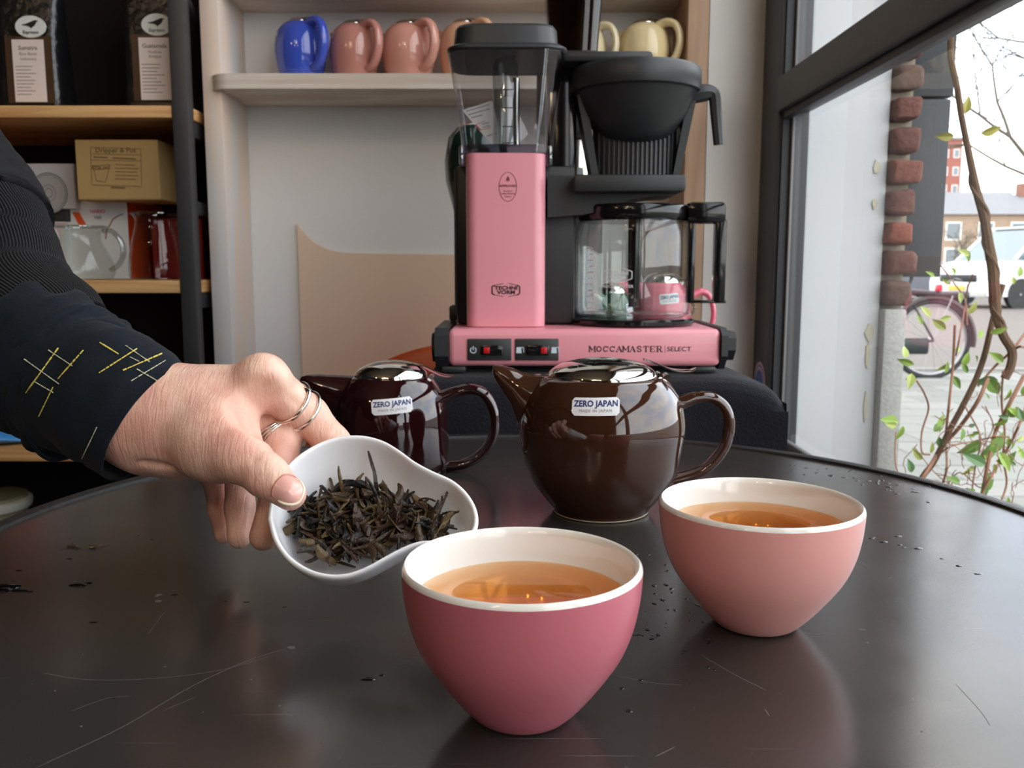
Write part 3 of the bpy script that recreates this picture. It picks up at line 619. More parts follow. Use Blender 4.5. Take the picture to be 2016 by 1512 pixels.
# ------------------------------------------------------------------ whitewashed shelf niche on the back wall
def niche_mat(name, a, b_, streak):
    m = bpy.data.materials.new(name); m.use_nodes = True; nt = m.node_tree; b = nt.nodes['Principled BSDF']; L = nt.links.new
    tc = nt.nodes.new('ShaderNodeTexCoord'); mp = nt.nodes.new('ShaderNodeMapping'); mp.inputs['Scale'].default_value = streak
    no = nt.nodes.new('ShaderNodeTexNoise'); no.inputs['Scale'].default_value = 6; no.inputs['Detail'].default_value = 4; no.inputs['Distortion'].default_value = 0.6
    cr = nt.nodes.new('ShaderNodeValToRGB'); cr.color_ramp.elements[0].position = .40; cr.color_ramp.elements[0].color = lin(a) + (1,); cr.color_ramp.elements[1].position = .62; cr.color_ramp.elements[1].color = lin(b_) + (1,)
    L(tc.outputs['Object'], mp.inputs['Vector']); L(mp.outputs[0], no.inputs['Vector']); L(no.outputs['Fac'], cr.inputs[0]); L(cr.outputs[0], b.inputs['Base Color']); b.inputs['Roughness'].default_value = 0.6
    MATS[name] = m; return m
WASH = niche_mat('whitewashed_ply', (214, 212, 210), (226, 204, 186), (3, 3, 0.6))  # warm streaks of light on the side panel painted into its colour
WASH_H = niche_mat('whitewashed_shelf', (226, 216, 204), (208, 192, 176), (0.5, 3, 14))
BACKP = M('niche_back_paint', (228, 228, 227), 0.6, bump=(30, 0.15), var=0.035, vscale=3)
PINE_EDGE = niche_mat('bare_ply_edge', (172, 138, 112), (190, 158, 130), (6, 6, 0.5))
nb_ = thing('shelf_niche', 'whitewashed plywood shelf niche holding teapots behind the coffee machine', 'shelving', (-0.09, 1.64, 0)); NO = (-0.09, 1.64, 0)
MB().box(-0.502, 1.50, 0.0, -0.471, 1.66, 2.2, .002).build('side_panel', WASH, nb_, NO)
MB().box(0.283, 1.50, 0.0, 0.3175, 1.66, 2.2, .002).build('side_panel', PINE_EDGE, nb_, NO)
MB().box(-0.471, 1.64, 0.0, 0.283, 1.66, 2.2).build('back_panel', BACKP, nb_, NO)
MB().box(-0.471, 1.505, 1.372, 0.283, 1.64, 1.396, .002).build('top_shelf', WASH_H, nb_, NO)
sh = [(-0.455, 1.482), (0.28, 1.482), (0.28, 1.64), (-0.4709, 1.64), (-0.4709, 1.4995), (-0.489, 1.4995)]
arc = [(-0.455 - 0.034 * math.sin(a), 1.516 - 0.034 * math.cos(a)) for a in [math.radians(10 * k) for k in range(0, 7)]]
arc = [(x, min(y, 1.4995)) for x, y in arc]
MB().prism([(0.2825, 1.482)] + [(0.2825, 1.64), (-0.4709, 1.64), (-0.4709, 1.4998), (-0.488, 1.4998)] + [(x, y) for x, y in reversed(arc)], 'z', 1.213, 1.2365).build('middle_shelf', WASH_H, nb_, NO)
# warm light patch built as a peach sheet; big orange disc before it
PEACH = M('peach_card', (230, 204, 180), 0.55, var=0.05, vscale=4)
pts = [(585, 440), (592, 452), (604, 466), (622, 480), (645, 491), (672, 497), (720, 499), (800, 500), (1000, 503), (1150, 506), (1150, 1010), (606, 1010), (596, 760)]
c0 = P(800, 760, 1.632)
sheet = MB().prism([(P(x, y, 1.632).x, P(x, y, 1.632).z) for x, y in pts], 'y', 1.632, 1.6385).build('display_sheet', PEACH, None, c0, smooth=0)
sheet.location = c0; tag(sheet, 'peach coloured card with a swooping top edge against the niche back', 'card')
oc = P(910, 1010, 1.47)
orr = (P(910, 1010, 1.47) - P(910, 676, 1.47)).length
od = MB().lathe([(0.001, -0.012), (orr * .6, -0.010), (orr * .96, -0.002), (orr, 0.004), (orr * .96, 0.010), (0.001, 0.012)], (0, 0, 0), 72, cap0=False)
od.v = [Vector((v.x, v.z, v.y)) for v in od.v]; o = od.build('orange_disc', M('orange_gloss', (236, 92, 30), 0.35), None); o.location = oc
tag(o, 'large bright orange round tray upright behind the maroon teapot', 'tray')

# ------------------------------------------------------------------ cloth covered stand
CLOTH = M('black_felt', (22, 23, 30), 0.95, bump=(420, 0.7, 0.002), var=0.22, vscale=160, sheen=0.08, spec=0.2)
CT = 0.8115
def cloth():
    xs = [-0.094 + i * (0.391 / 52) for i in range(53)]
    prof = [(1.44, CT), (1.2, CT), (1.05, CT), (0.99, CT), (0.972, CT - 0.002), (0.962, CT - 0.006), (0.955, CT - 0.013), (0.9515, CT - 0.024), (0.951, CT - 0.06), (0.951, CT - 0.13), (0.951, CT - 0.3), (0.953, CT - 0.5), (0.953, 0.01)]
    fine = []
    for a, b in zip(prof[:-1], prof[1:]):
        for k in range(3): fine.append((a[0] + (b[0] - a[0]) * k / 3, a[1] + (b[1] - a[1]) * k / 3))
    fine.append(prof[-1])
    def pt(x, y, z):
        d = max(0, x - 0.235)
        zz = z; xx = x
        if z > CT - 0.03:
            zz = z - min(1.2, max(0, (x - .222) / .072)) ** 2 * .0165 - max(0, x - 0.286) * 0.9 - max(0, .003 - abs(x + .094)) * .9
        w = min(1, max(0, (CT - z) / 0.05))
        yy = y + w * (0.003 * math.sin(x * 38) + 0.003 * noise.noise(Vector((x * 18, z * 9, 0))))
        if w == 0: zz += 0.0006 * noise.noise(Vector((x * 30, y * 30, 3))) - 0.0006
        return Vector((xx, yy, zz))
    vs = [pt(x, y, z) for y, z in fine for x in xs]; n = len(xs); fs = [(j * n + i, j * n + i + 1, (j + 1) * n + i + 1, (j + 1) * n + i) for j in range(len(fine) - 1) for i in range(n - 1)]
    m = MB().add(vs, fs)
    for side in (0, n - 1):   # the two hanging sides
        x = xs[side]; s_ = 1 if side else -1; v2 = []; cols = 12
        top = [pt(x, 0.955 + k * (0.485 / cols), CT) for k in range(cols + 1)]
        for k in range(cols + 1):
            for j in range(9):
                z = top[k].z - (top[k].z - 0.01) * (j / 8); v2.append((x + s_ * (0.004 * j / 8 + 0.002 * math.sin(k * 1.3) * j / 8), top[k].y, z))
        m.add(v2, [(k * 9 + j, k * 9 + j + 1, (k + 1) * 9 + j + 1, (k + 1) * 9 + j) for k in range(cols) for j in range(8)])
    m.add([pt(xs[0], 1.44, CT), pt(xs[-1], 1.44, CT), (xs[-1], 1.44, 0.01), (xs[0], 1.44, 0.01)], [(0, 1, 2, 3)])
    return m
st = thing('draped_stand', 'low stand fully draped in black felt cloth, carrying the pink coffee machine', 'stand', (0.04, 1.2, 0))
cl = cloth().build('felt_cloth', CLOTH, st, (0.04, 1.2, 0), smooth=60)

# ------------------------------------------------------------------ black steel rack with pine boards
PINE = niche_mat('pine_board', (214, 168, 112), (192, 142, 88), (0.7, 4, 16))
RX0, RX1, RY0, RY1 = -1.42, -0.511, 1.455, 1.79
rk = thing('storage_rack', 'black steel storage rack with pine shelf boards, full of coffee goods', 'rack', (-0.96, 1.62, 0)); RO = (-0.96, 1.62, 0)
for (x, y) in ((RX1 - .026, RY0), (RX0, RY0), (RX1 - .026, RY1 - .026), (RX0, RY1 - .026)):
    MB().box(x, y, 0, x + .026, y + .026, 2.2, .002).build('post', DARK_STEEL, rk, RO)
SHELF_Z = []
for ytop, ybot in ((207, 231), (552, 577), (888, 909)):
    z1 = P(300, ytop, RY0).z; z0 = P(300, ybot, RY0).z; SHELF_Z.append(z1)
    MB().box(RX0 + .027, RY0 + .002, z0, RX1 - .0275, RY1 - .002, z1, .0015).box(RX1 - .0275, RY0 + .029, z0, RX1 - .001, RY1 - .03, z1, .0015).build('shelf_board', PINE, rk, RO)
    MB().box(RX1 - .024, RY0 + .027, z0 - .026, RX1 - .004, RY1 - .027, z0 - .001, .001).build('side_rail', DARK_STEEL, rk, RO)
zr = P(400, 402, RY0 + .1).z
MB().box(RX1 - .024, RY0 + .027, zr - .022, RX1 - .004, RY1 - .027, zr, .001).build('side_rail', DARK_STEEL, rk, RO)
zr = P(400, 60, RY0 + .1).z
MB().tube([(RX1 - .012, RY0 + .03, zr + .04), (RX1 - .012, RY1 - .03, zr - .09)], .008, 6).build('side_brace', DARK_STEEL, rk, RO)
MB().box(RX0, RY1 - .001, 0, RX1, RY1 + .008, 2.2).build('back_sheet', M('rack_back', (16, 16, 18), 0.8), rk, RO)

# coffee bags on the upper board
BAGM = M('black_foil_bag', (22, 22, 24), 0.28, bump=(26, 0.7, 0.01), spec=0.6)
KRAFT_D = M('brown_bag_window', (70, 48, 32), 0.35, var=0.2, vscale=30)
LABELP = M('label_paper', (232, 216, 208), 0.7)
bird = [(-1.0, 0.05), (-0.55, 0.15), (-0.1, 0.36), (0.25, 0.52), (0.55, 0.66), (0.78, 0.62), (1.0, 0.50), (0.76, 0.44), (0.70, 0.20), (0.50, -0.12), (0.22, -0.34), (0.06, -0.56), (-0.02, -0.34), (-0.30, -0.16), (-0.62, -0.10), (-1.0, -0.04)]
def bag(label, px0, px1, py0, lx, ly, sx, sy, title, sub, base):
    Y = 1.50; a = P(px0, py0, Y); b = P(px1, py0, Y); cx = (a.x + b.x) / 2; w = b.x - a.x; z0 = SHELF_Z[0]; H = 0.27
    t = thing('coffee_bag', label, 'coffee bag', (cx, Y + .035, z0 + .0005), 0.0, 'black coffee bags on the upper board'); O = (cx, Y + .035, z0)
    rings = []
    for i, (s_, ww, dd, off) in enumerate([(0.0, .97, .066, 0), (.015, 1.0, .072, 0), (.12, 1.0, .070, 0), (.35, .96, .062, .002), (.55, .98, .046, .006), (.72, 1.06, .026, .012), (.86, 1.10, .010, .016), (1.0, 1.10, .004, .018)]):
        ring = [Vector((x, y + off - .0355 + dd / 2 , s_ * H)) for x, y in rrect(w * ww, dd, min(dd * .45, .014), 4)]
        rings.append(ring)
    MB().loft(rings).build('bag_body', BAGM, t, smooth=50)
    yf = -.0372
    def fl(name, px, py, wpx, hpx, m, dy):
        p0 = P(px, py, Y); ww = wpx / FPX * Y; hh = hpx / FPX * Y
        mb = MB(); mb.box(p0.x - cx - ww / 2, yf + dy, p0.z - z0 - hh / 2, p0.x - cx + ww / 2, yf + dy + .0006, p0.z - z0 + hh / 2); return mb.build(name, m, t), p0.x - cx, p0.z - z0
    fl('paper_band', lx, ly - 2, 88, 122, KRAFT_D, 0.0)
    o, ox, oz = fl('paper_label', lx, ly, 60, 114, LABELP, -.0012)
    tx = MB(); k = FPX / Y
    flat(tx, off2(text2d(title, .0092, .02), ox, oz + 42 / k), (0, yf - .0014, 0)); 
    for j, s_ in enumerate(sub): flat(tx, off2(text2d(s_, .0068), ox, oz + (31 - j * 9) / k), (0, yf - .0014, 0))
    random.seed(len(title))
    for j in range(9):
        wl = random.uniform(.55, .95) * 48 / k; flat(tx, line2(ox - 26 / k, oz + (8 - j * 6.4) / k, ox - 26 / k + wl, oz + (8 - j * 6.4) / k, .0011), (0, yf - .0014, 0))
    tx.build('label_print', M('label_ink', (128, 112, 106), 0.7), o)
    p0 = P(sx, sy, Y); ox, oz = p0.x - cx, p0.z - z0
    s_ = MB().add([(ox + x, yf - .001 + dy, oz + z) for dy in (0, .002) for x, z in ell2(29 / k, 20 / k)[0]], [tuple(range(32)), tuple(range(63, 31, -1))] + [(i, i + 32, (i + 1) % 32 + 32, (i + 1) % 32) for i in range(32)]).build('logo_sticker', M('sticker_white', (226, 228, 226), 0.5), t)
    e = MB(); flat(e, off2(poly2([(x * 16 / k, z * 13 / k) for x, z in bird]), ox, oz + 3 / k), (0, yf - .0014, 0)); flat(e, off2(text2d('Espresso', .0072, .02), ox, oz - 11 / k), (0, yf - .0014, 0)); e.build('bird_logo', INK, s_)
    if base:
        MB().box(ox - .045, yf - .012, 0.0, ox + .028, yf + .003, .010, .002).build('bag_foot', M('bag_foot', (52, 40, 32), 0.4), t)
bag('black coffee bag labelled Sumatra, with bird sticker and folded silver side', -14, 112, 110, 60, 141, 62, 54, 'Sumatra', ['Blue Batak', 'Indonesia'], False)
bag('black coffee bag labelled Guatemala, with bird sticker, beside the rack post', 238, 352, 110, 308, 137, 310, 50, 'Guatemala', ['Huehue', 'Antigua'], True)

# boxes and glass servers on the middle board
KRAFT = M('kraft_card', (176, 144, 92), 0.7, var=0.06, vscale=12); KINK = M('kraft_print', (120, 96, 60), 0.7)
MZ = SHELF_Z[1]
def carton(name, label, px0, py0, px1, py1, Y, depth, front, side=None, cat='box'):
    a = P(px0, (py0 + py1) / 2, Y); b = P(px1, (py0 + py1) / 2, Y); zt = P((px0 + px1) / 2, py0, Y).z; zb_ = P((px0 + px1) / 2, py1, Y).z
    if py1 > 545: zb_ = MZ + .0006
    t = thing(name, label, cat, ((a.x + b.x) / 2, Y + depth / 2, zb_)); O = ((a.x + b.x) / 2, Y + depth / 2, zb_)
    mb = MB().box(a.x, Y, zb_, b.x, Y + depth, zt, .0012, 1)
    if side:
        for i, f in enumerate(mb.f):
            n = (mb.v[f[1]] - mb.v[f[0]]).cross(mb.v[f[2]] - mb.v[f[0]]).normalized()
            c = sum((mb.v[j] for j in f), Vector()) / len(f)
            if abs(n.x) > .9 and c.x > (a.x + b.x) / 2: mb.mi[i] = 1
    o = mb.build('carton', [front, side] if side else front, t, O); return t, O, a, b, zt, zb_
zw = P(200, 395, 1.535).z
MB_ = MB
t, O, a, b, zt, zb_ = carton('dripper_box', 'white and orange dripper carton under the kraft box', 135, 395, 253, 551, 1.562, .16, M('white_card', (226, 226, 226), 0.5), M('orange_card', (214, 74, 20), 0.5))
pr = MB(); Yp = 1.5614
def q2(px, py): p_ = P(px, py, Yp); return (p_.x, p_.z)
flat(pr, poly2([q2(142, 418), q2(156, 418), q2(172, 446), q2(157, 446)]), (0, Yp, 0)); pr.build('orange_print', M('orange_print', (222, 84, 30), 0.5), t, O)
pr = MB(); c_ = q2(192, 416); flat(pr, off2(text2d('HARIO', .0085, .03), *c_), (0, Yp, 0)); pr.build('brand_print', M('magenta_ink', (200, 60, 120), 0.5), t, O)
pr = MB(); c_ = q2(192, 428); flat(pr, off2(text2d('V60', .0078, .03), *c_), (0, Yp, 0)); flat(pr, line2(*q2(243, 421), *q2(232, 425), .002), (0, Yp, 0))
pr.build('model_print', GREY_INK, t, O)
pr = MB(); pp = [q2(232, 425), q2(222, 432), q2(217, 442), q2(210, 452), q2(208, 470)]
for u, v in zip(pp[:-1], pp[1:]): flat(pr, line2(*u, *v, .0022), (0, Yp, 0))
pr.build('coffee_stream_print', M('brown_print', (150, 80, 30), 0.5), t, O)
t, O, a, b, zt, zb_ = carton('kraft_box', 'kraft cardboard box with printed drawing, topmost on the dripper carton', 150, 275, 312, 393.5, 1.50, .115, KRAFT)
Yp = 1.4993; pr = MB()
for (x0, y0), (x1, y1) in (((178, 290), (277, 293)), ((277, 293), (279, 367)), ((279, 367), (181, 364)), ((181, 364), (178, 290)), ((180, 303), (277, 305)), ((180, 315), (277, 317)), ((183, 327), (216, 324)), ((183, 327), (190, 356)), ((190, 356), (208, 358)), ((208, 358), (216, 324)), ((183, 334), (213, 332))):
    flat(pr, line2(*q2(x0, y0), *q2(x1, y1), .0009), (0, Yp, 0))
for j, y in enumerate((324, 331, 338, 345, 352)): flat(pr, line2(*q2(227, y), *q2(227 + (40, 46, 42, 45, 40)[j], y + 1), .0012), (0, Yp, 0))
flat(pr, line2(*q2(218, 369), *q2(246, 370), .003), (0, Yp, 0)); flat(pr, line2(*q2(184, 309), *q2(212, 310), .0022), (0, Yp, 0)); flat(pr, line2(*q2(222, 311), *q2(268, 313), .0022), (0, Yp, 0))
flat(pr, off2(text2d('Dripper & Pot', .0115, .015), *q2(228, 297)), (0, Yp, 0)); flat(pr, off2(text2d('Drip pot', .0085, .01), *q2(199, 330)), (0, Yp, 0)); pr.build('box_print', KINK, t, O)
t, O, a, b, zt, zb_ = carton('glass_plate_box', 'white carton picturing a round glass dish, beside the kraft box', 37, 322, 147, 411, 1.545, .10, M('pale_card', (196, 194, 196), 0.6)); Yp = 1.5443
pr = MB(); cc = q2(96, 380); k = FPX / Yp
flat(pr, off2(ell2(37 / k, 39 / k), *cc), (0, Yp, 0)); pr.build('dish_print', M('dish_print', (168, 165, 164), 0.6), t, O)
pr = MB()
for r, w in ((37, 2), (33, 1.2), (14, 1.5), (8, 2)): flat(pr, off2(ring2(r / k, (r + 2) / k, w / k), *cc), (0, Yp - .0003, 0))
pr.build('dish_outline', M('dish_line', (128, 125, 124), 0.6), t, O)
pr = MB(); flat(pr, off2(text2d('HARIO', .005, .03), *q2(51, 331)), (0, Yp, 0)); pr.build('brand_print', MATS['magenta_ink'], t, O)
carton('dark_carton', 'thin dark carton under the carton with the dish picture', 48, 411.5, 132, 436, 1.55, .10, M('dark_card', (44, 42, 44), 0.6))
t, O, a, b, zt, zb_ = carton('white_carton', 'low white carton with red top line, lowest behind the round glass server', 48, 436.5, 133, 551.5, 1.55, .10, MATS['white_card']); Yp = 1.5493
pr = MB(); flat(pr, line2(*q2(60, 441), *q2(132, 440), .0012), (0, Yp, 0)); pr.build('red_line', M('red_ink', (190, 50, 60), 0.5), t, O)
t, O, a, b, zt, zb_ = carton('patterned_box', 'pink patterned box partly behind the shoulder', -40, 341, 33, 551, 1.53, .12, M('salmon_card', (206, 120, 112), 0.6)); Yp = 1.5293
pr = MB()
for i, (x, y) in enumerate([(4, 352), (14, 356), (24, 352), (8, 364), (28, 364), (18, 368), (2, 374)]): flat(pr, off2(ell2(3.2 / k, 3.2 / k, 12), *q2(x, y)), (0, Yp, 0))
pr.build('pattern_print', M('pale_pink', (232, 196, 190), 0.6), t, O)
carton('red_box', 'deep red carton behind the tall glass server and the rack post', 300, 430, 399, 551.5, 1.60, .12, M('red_card', (150, 24, 24), 0.5), M('dark_red_card', (104, 14, 16), 0.5))
def server(label, px, rim, neck, belly, base, ys, Y, handle):
    c = P(px, 552, Y); c.z = MZ + .0006; s_ = Y * .995 / FPX
    t = thing('glass_server', label, 'coffee server', c)
    z = lambda py: P(px, py, Y).z - MZ
    prof = [(.003, .0015), (base * .9 * s_, .0012), (base * s_, .004), (belly * s_, z(ys[3])), ((belly * .6 + neck * .4) * s_, (z(ys[3]) + z(ys[2])) / 2), (neck * s_, z(ys[2])), (neck * s_, z(ys[1])), (rim * s_, z(ys[0]))]
    q = spline([(r, 0, zz) for r, zz in prof], 5); outer = [(max(.0005, p.x), max(.001, p.z)) for p in q]
    MB().lathe(outer, (0, 0, 0), 48, cap0=False).build('glass_body', CLEAR, t, smooth=60)
    MB().tube([(rim * s_ * math.cos(a), rim * s_ * math.sin(a), z(ys[0])) for a in [k * math.pi / 20 for k in range(40)]], .0016, 6, closed=True, up=(0, 0, 1)).build('glass_rim', CLEAR_EDGE, t)
    pr = MB()
    for j in range(4): pr.box(-.018, -belly * s_ * .93 - .004, .02 + j * .014, -.010, -belly * s_ * .93 - .0036, .0212 + j * .014)
    if handle:
        h = [P(x, y, Y - .005) for x, y in handle]; hp = [Vector((p.x - c.x, p.y - c.y, p.z - c.z)) for p in h]
        MB().tube(spline(hp, 6), .0042, 8, up=(0, 1, 0), flat=1.4).build('glass_handle', CLEAR_EDGE, t, smooth=60)
    return t
server('round glass coffee server with a looped glass handle on the middle board', 163, 49, 38, 61, 56, (447, 458, 476, 532), 1.50, [(203, 455), (220, 455), (238, 475), (243, 500), (233, 522), (218, 532)])
server('taller flared glass server without a visible foot, beside the rack post', 316, 48, 42, 57, 56, (422, 432, 446, 520), 1.51, [(352, 448), (364, 456), (362, 470), (356, 480)])
# lower board
c = P(10, 887, 1.50)
bt = MB().loft([[Vector((x, y * (1 - abs(s_) ** 3) + .0, s_ * .0)) for x, y in rrect(.05, .05, .02)] for s_ in (0.0,)], cap=False)
bp_ = MB(); rings = []
for i in range(9):
    s_ = i / 8; w = .012 + .03 * math.sin(math.pi * (0.12 + .85 * s_)); rings.append([Vector((-.11 + s_ * .14, y * 2.2, z * .8 + w * .42)) for y, z in [(w * math.cos(a) * .8, w * math.sin(a) * .5) for a in [k * math.pi / 8 for k in range(16)]]])
o = bp_.loft(rings).build('blue_pouch', M('blue_plastic', (70, 146, 214), 0.3, bump=(60, .5, .004)), None); o.location = (c.x, 1.53, SHELF_Z[2] + .002)
tag(o, 'shiny bright blue pouch lying on the lowest pine board', 'pouch')
c = P(4, 1015, 1.50)
t = thing('cream_tub', 'cream coloured tub with a pale lid, low beside the table edge', 'tub', (c.x - .06, 1.56, 0)); 
MB().lathe([(.05, 0), (.064, c.z - .02), (.066, c.z + .02)], (0, 0, 0), 32, cap1=True).build('tub_body', M('cream_plastic', (140, 136, 110), 0.5), t)
MB().lathe([(.071, c.z - .002), (.073, c.z + .004), (.073, c.z + .012), (.06, c.z + .016)], (0, 0, 0), 32, cap1=True).build('tub_lid', M('pale_lid', (206, 206, 196), 0.4), t)
# ------------------------------------------------------------------ coffee machine
PINKM = M('pink_enamel', (232, 152, 164), 0.34, coat=0.25, bump=(900, 0.04, 0.0003))
YM = 0.985
MO = Vector((P(1150, 690, YM).x, 1.07, CT))
cm = thing('coffee_machine', 'pink and black filter coffee machine standing on the black draped stand', 'coffee machine', MO)
zt = P(1150, 648, YM).z; zb = P(1150, 722, YM).z
xl, xr = P(881, 690, YM).x, P(1421, 690, YM).x
base = MB().box(xl, YM, zb, xr, 1.145, zt, 0.008, 4).build('base_housing', PINKM, cm, MO)
def octo(x0, x1, y0, y1, z0, z1, ch): return [(y0 + ch, z0), (y1 - ch, z0), (y1, z0 + ch), (y1, z1 - ch), (y1 - ch, z1), (y0 + ch * .6, z1), (y0, z1 - ch * .5), (y0, z0 + ch)]
xa = P(849, 690, YM).x; xb = P(1450, 690, YM).x
MB().prism(octo(0, 0, YM - .004, 1.150, zb - .004, zt + .001, .016), 'x', xa + .004, xl + .001).prism(octo(0, 0, YM + .004, 1.142, zb + .004, zt - .006, .014), 'x', xa, xa + .004).build('end_cap', BLACK_PLASTIC, cm, MO)
MB().prism(octo(0, 0, YM - .004, 1.150, zb - .004, zt + .001, .016), 'x', xr - .001, xr + .006).prism(octo(0, 0, YM + .002, 1.146, zb + .006, zt - .004, .012), 'x', xr + .006, xb).build('end_cap', BLACK_PLASTIC, cm, MO)
for px in (892, 1388):
    x = P(px, 720, YM).x; 
    for y in (YM + .006, 1.10): MB().box(x - .014, y, CT + .0005, x + .014, y + .03, zb, .003).build('foot', BLACK_PLASTIC, cm, MO)
# switches
WICON = M('white_icon', (200, 214, 224), 0.5); REDL = M('red_lens', (190, 30, 36), 0.25)
for i, (a, b) in enumerate(((920, 1007), (1014, 1100))):
    sp = MB().pbox(a, 667, b, 710, YM - .002, YM + .002, .0012); spo = sp.build('switch_panel', BLACK_PLASTIC, cm, MO)
    r0, r1 = ((947, 990), (1037, 1082))[i]
    rk_ = MB().pbox(r0, 680, r1, 700, YM - .005, YM - .0015, .0015).build('rocker_switch', BLACK_GLOSS, spo, MO)
    l0 = (952, 1065)[i]; MB().pbox(l0, 684, l0 + 12, 696, YM - .0058, YM - .004, .0004).build('switch_light', REDL, spo, MO)
    ic = MB(); k = FPX / YM * 1.0
    def q3(px, py): p = P(px, py, YM); return p.x, p.z
    Yi = YM - .0024
    if i == 0:
        c = q3(932, 689); vs, fs = ring2(6.5 / k, 6.5 / k, 1.8 / k, 24); fs = [f for j, f in enumerate(fs) if not (4 <= j <= 7)]; flat(ic, off2((vs, fs), *c), (0, Yi, 0)); flat(ic, line2(c[0], c[1], c[0], c[1] + 8 / k, 1.9 / k), (0, Yi, 0))
    for cx in ((), (1022, 1091))[i]:
        c = q3(cx, 689); s_ = 1
        flat(ic, poly2([(c[0] - 6 / k, c[1] - 6 / k), (c[0] + 5 / k, c[1] - 6 / k), (c[0] + 4 / k, c[1] + 6 / k), (c[0] - 5 / k, c[1] + 6 / k)]), (0, Yi, 0))
        flat(ic, line2(c[0] + 4 / k, c[1] + 5.5 / k, c[0] + 9 / k, c[1] + 5.5 / k, 1.5 / k), (0, Yi, 0)); flat(ic, line2(c[0] + 8.4 / k, c[1] + 5 / k, c[0] + 9.5 / k, c[1] - 5 / k, 1.5 / k), (0, Yi, 0))
    ic.build('switch_icon', WICON, spo, MO, smooth=0)
# lettering on the base front: slab capitals, a bar, light capitals
def slab(mb, word, x, z, h, wtot):
    """heavy slab-serif capitals from strokes"""
    S = {'M': [(0, 0, 0, 1, 1.5), (0, 1, .5, .25, 1.4), (.5, .25, 1, 1, .7), (1, 1, 1, 0, 1.5)], 'O': 'o', 'C': 'c', 'A': [(0.05, 0, .5, 1, .6), (.5, 1, .95, 0, 1.5), (.25, .33, .75, .33, .6)], 'S': 's', 'T': [(.5, 0, .5, 1, 1.6), (.05, 1, .95, 1, .8), (.05, 1, .05, .72, .8), (.95, 1, .95, .72, .8)],
         'E': [(.15, 0, .15, 1, 1.6), (.05, 1, .9, 1, .8), (.05, 0, .9, 0, .8), (.15, .5, .65, .5, .7), (.9, 1, .9, .75, .8), (.9, 0, .9, .25, .8), (.65, .62, .65, .38, .6)], 'R': [(.15, 0, .15, 1, 1.6), (.1, 1, .7, 1, .7), (.7, 1, .85, .75, 1.3), (.85, .75, .7, .5, 1.3), (.7, .5, .15, .5, .7), (.5, .5, .9, 0, 1.4)]}
    serif = {'M': [(0, 0), (0, 1), (1, 0), (1, 1)], 'A': [(.05, 0), (.95, 0)], 'T': [(.5, 0)], 'R': [(.15, 0), (.15, 1), (.92, 0)], 'E': []}
    n = len(word); pitch = wtot / n; w = pitch * .80; t = h * .13
    for i, ch in enumerate(word):
        x0 = x - wtot / 2 + i * pitch + pitch * .1; z0 = z - h / 2
        st = S[ch]
        if st == 'o': flat(mb, off2(ring2(w * .5, h * .52, t * 1.35, 20), x0 + w / 2, z), (0, YL, 0)); continue
        if st == 'c':
            vs, fs = ring2(w * .5, h * .52, t * 1.35, 20); fs = [f for j, f in enumerate(fs) if j not in (19, 0, 1, 18)]; flat(mb, off2((vs, fs), x0 + w / 2, z), (0, YL, 0)); flat(mb, line2(x0 + w * .92, z + h * .18, x0 + w * .92, z + h * .5, t), (0, YL, 0)); continue
        if st == 's':
            pts = [(.88, .72), (.7, .97), (.3, .97), (.1, .75), (.25, .58), (.75, .42), (.9, .24), (.7, .03), (.3, .03), (.1, .3)]
            for (a, b), (c, d) in zip(pts[:-1], pts[1:]): flat(mb, line2(x0 + a * w, z0 + b * h, x0 + c * w, z0 + d * h, t * 1.3), (0, YL, 0))
            continue
        for a, b, c, d, tw in st: flat(mb, line2(x0 + a * w, z0 + b * h, x0 + c * w, z0 + d * h, t * tw), (0, YL, 0))
        for a, b in serif.get(ch, []): flat(mb, line2(x0 + a * w - t * 1.5, z0 + b * h, x0 + a * w + t * 1.5, z0 + b * h, t * .8), (0, YL, 0))
YL = YM - .0004; tx = MB(); c = q3(1232, 687); slab(tx, 'MOCCAMASTER', c[0], c[1], .0062, 146 / k); c2 = q3(1309, 687); flat(tx, line2(c2[0], c2[1] - .004, c2[0], c2[1] + .004, .0004), (0, YL, 0))
c2 = q3(1337, 687); flat(tx, off2(text2d('SELECT', .0072, .005, 1.15), *c2), (0, YL, 0)); tx.build('base_lettering', INK, base, MO, smooth=0)
# tower
YT = 1.012
def vprism(pa, pb, py0, py1, Y0, Y1, r, name, mat, parent=cm):
    x0, x1 = P(pa, (py0 + py1) / 2, Y0).x, P(pb, (py0 + py1) / 2, Y0).x; z1 = P(1000, py0, Y0).z; z0 = P(1000, py1, Y0).z
    pl = [(x + (x0 + x1) / 2, y + (Y0 + Y1) / 2) for x, y in rrect(x1 - x0, Y1 - Y0, r, 6)]
    rr = [[Vector((x, y, z)) for x, y in pl] for z in (z0, z0 + .0008, z1 - .0008, z1)]
    cx, cy = (x0 + x1) / 2, (Y0 + Y1) / 2
    for i in (0, 3): rr[i] = [Vector((cx + (v.x - cx) * .985, cy + (v.y - cy) * .985, v.z)) for v in rr[i]]
    return MB().loft(rr).build(name, mat, parent, MO)
tower = vprism(917, 1074, 301, 644, YT, 1.105, .013, 'pink_tower', PINKM)
vprism(919, 1072, 642, 647, YT + .002, 1.10, .012, 'tower_foot', BLACK_PLASTIC)
zbk = P(900, 325, 1.05).z; xk0 = P(895, 480, 1.055).x; xk1 = P(1132, 480, 1.055).x
bk = MB().box(xk0 + .002, 1.055, zt + .001, xk1, 1.142, zbk, .004)
for i in range(9): y = 1.058 + i * .009; bk.box(xk0 - .0005, y, zt + .012, xk0 + .004, y + .0045, zbk - .004)
bk.build('tower_back', M('deep_black_plastic', (22, 22, 24), .45), cm, MO)
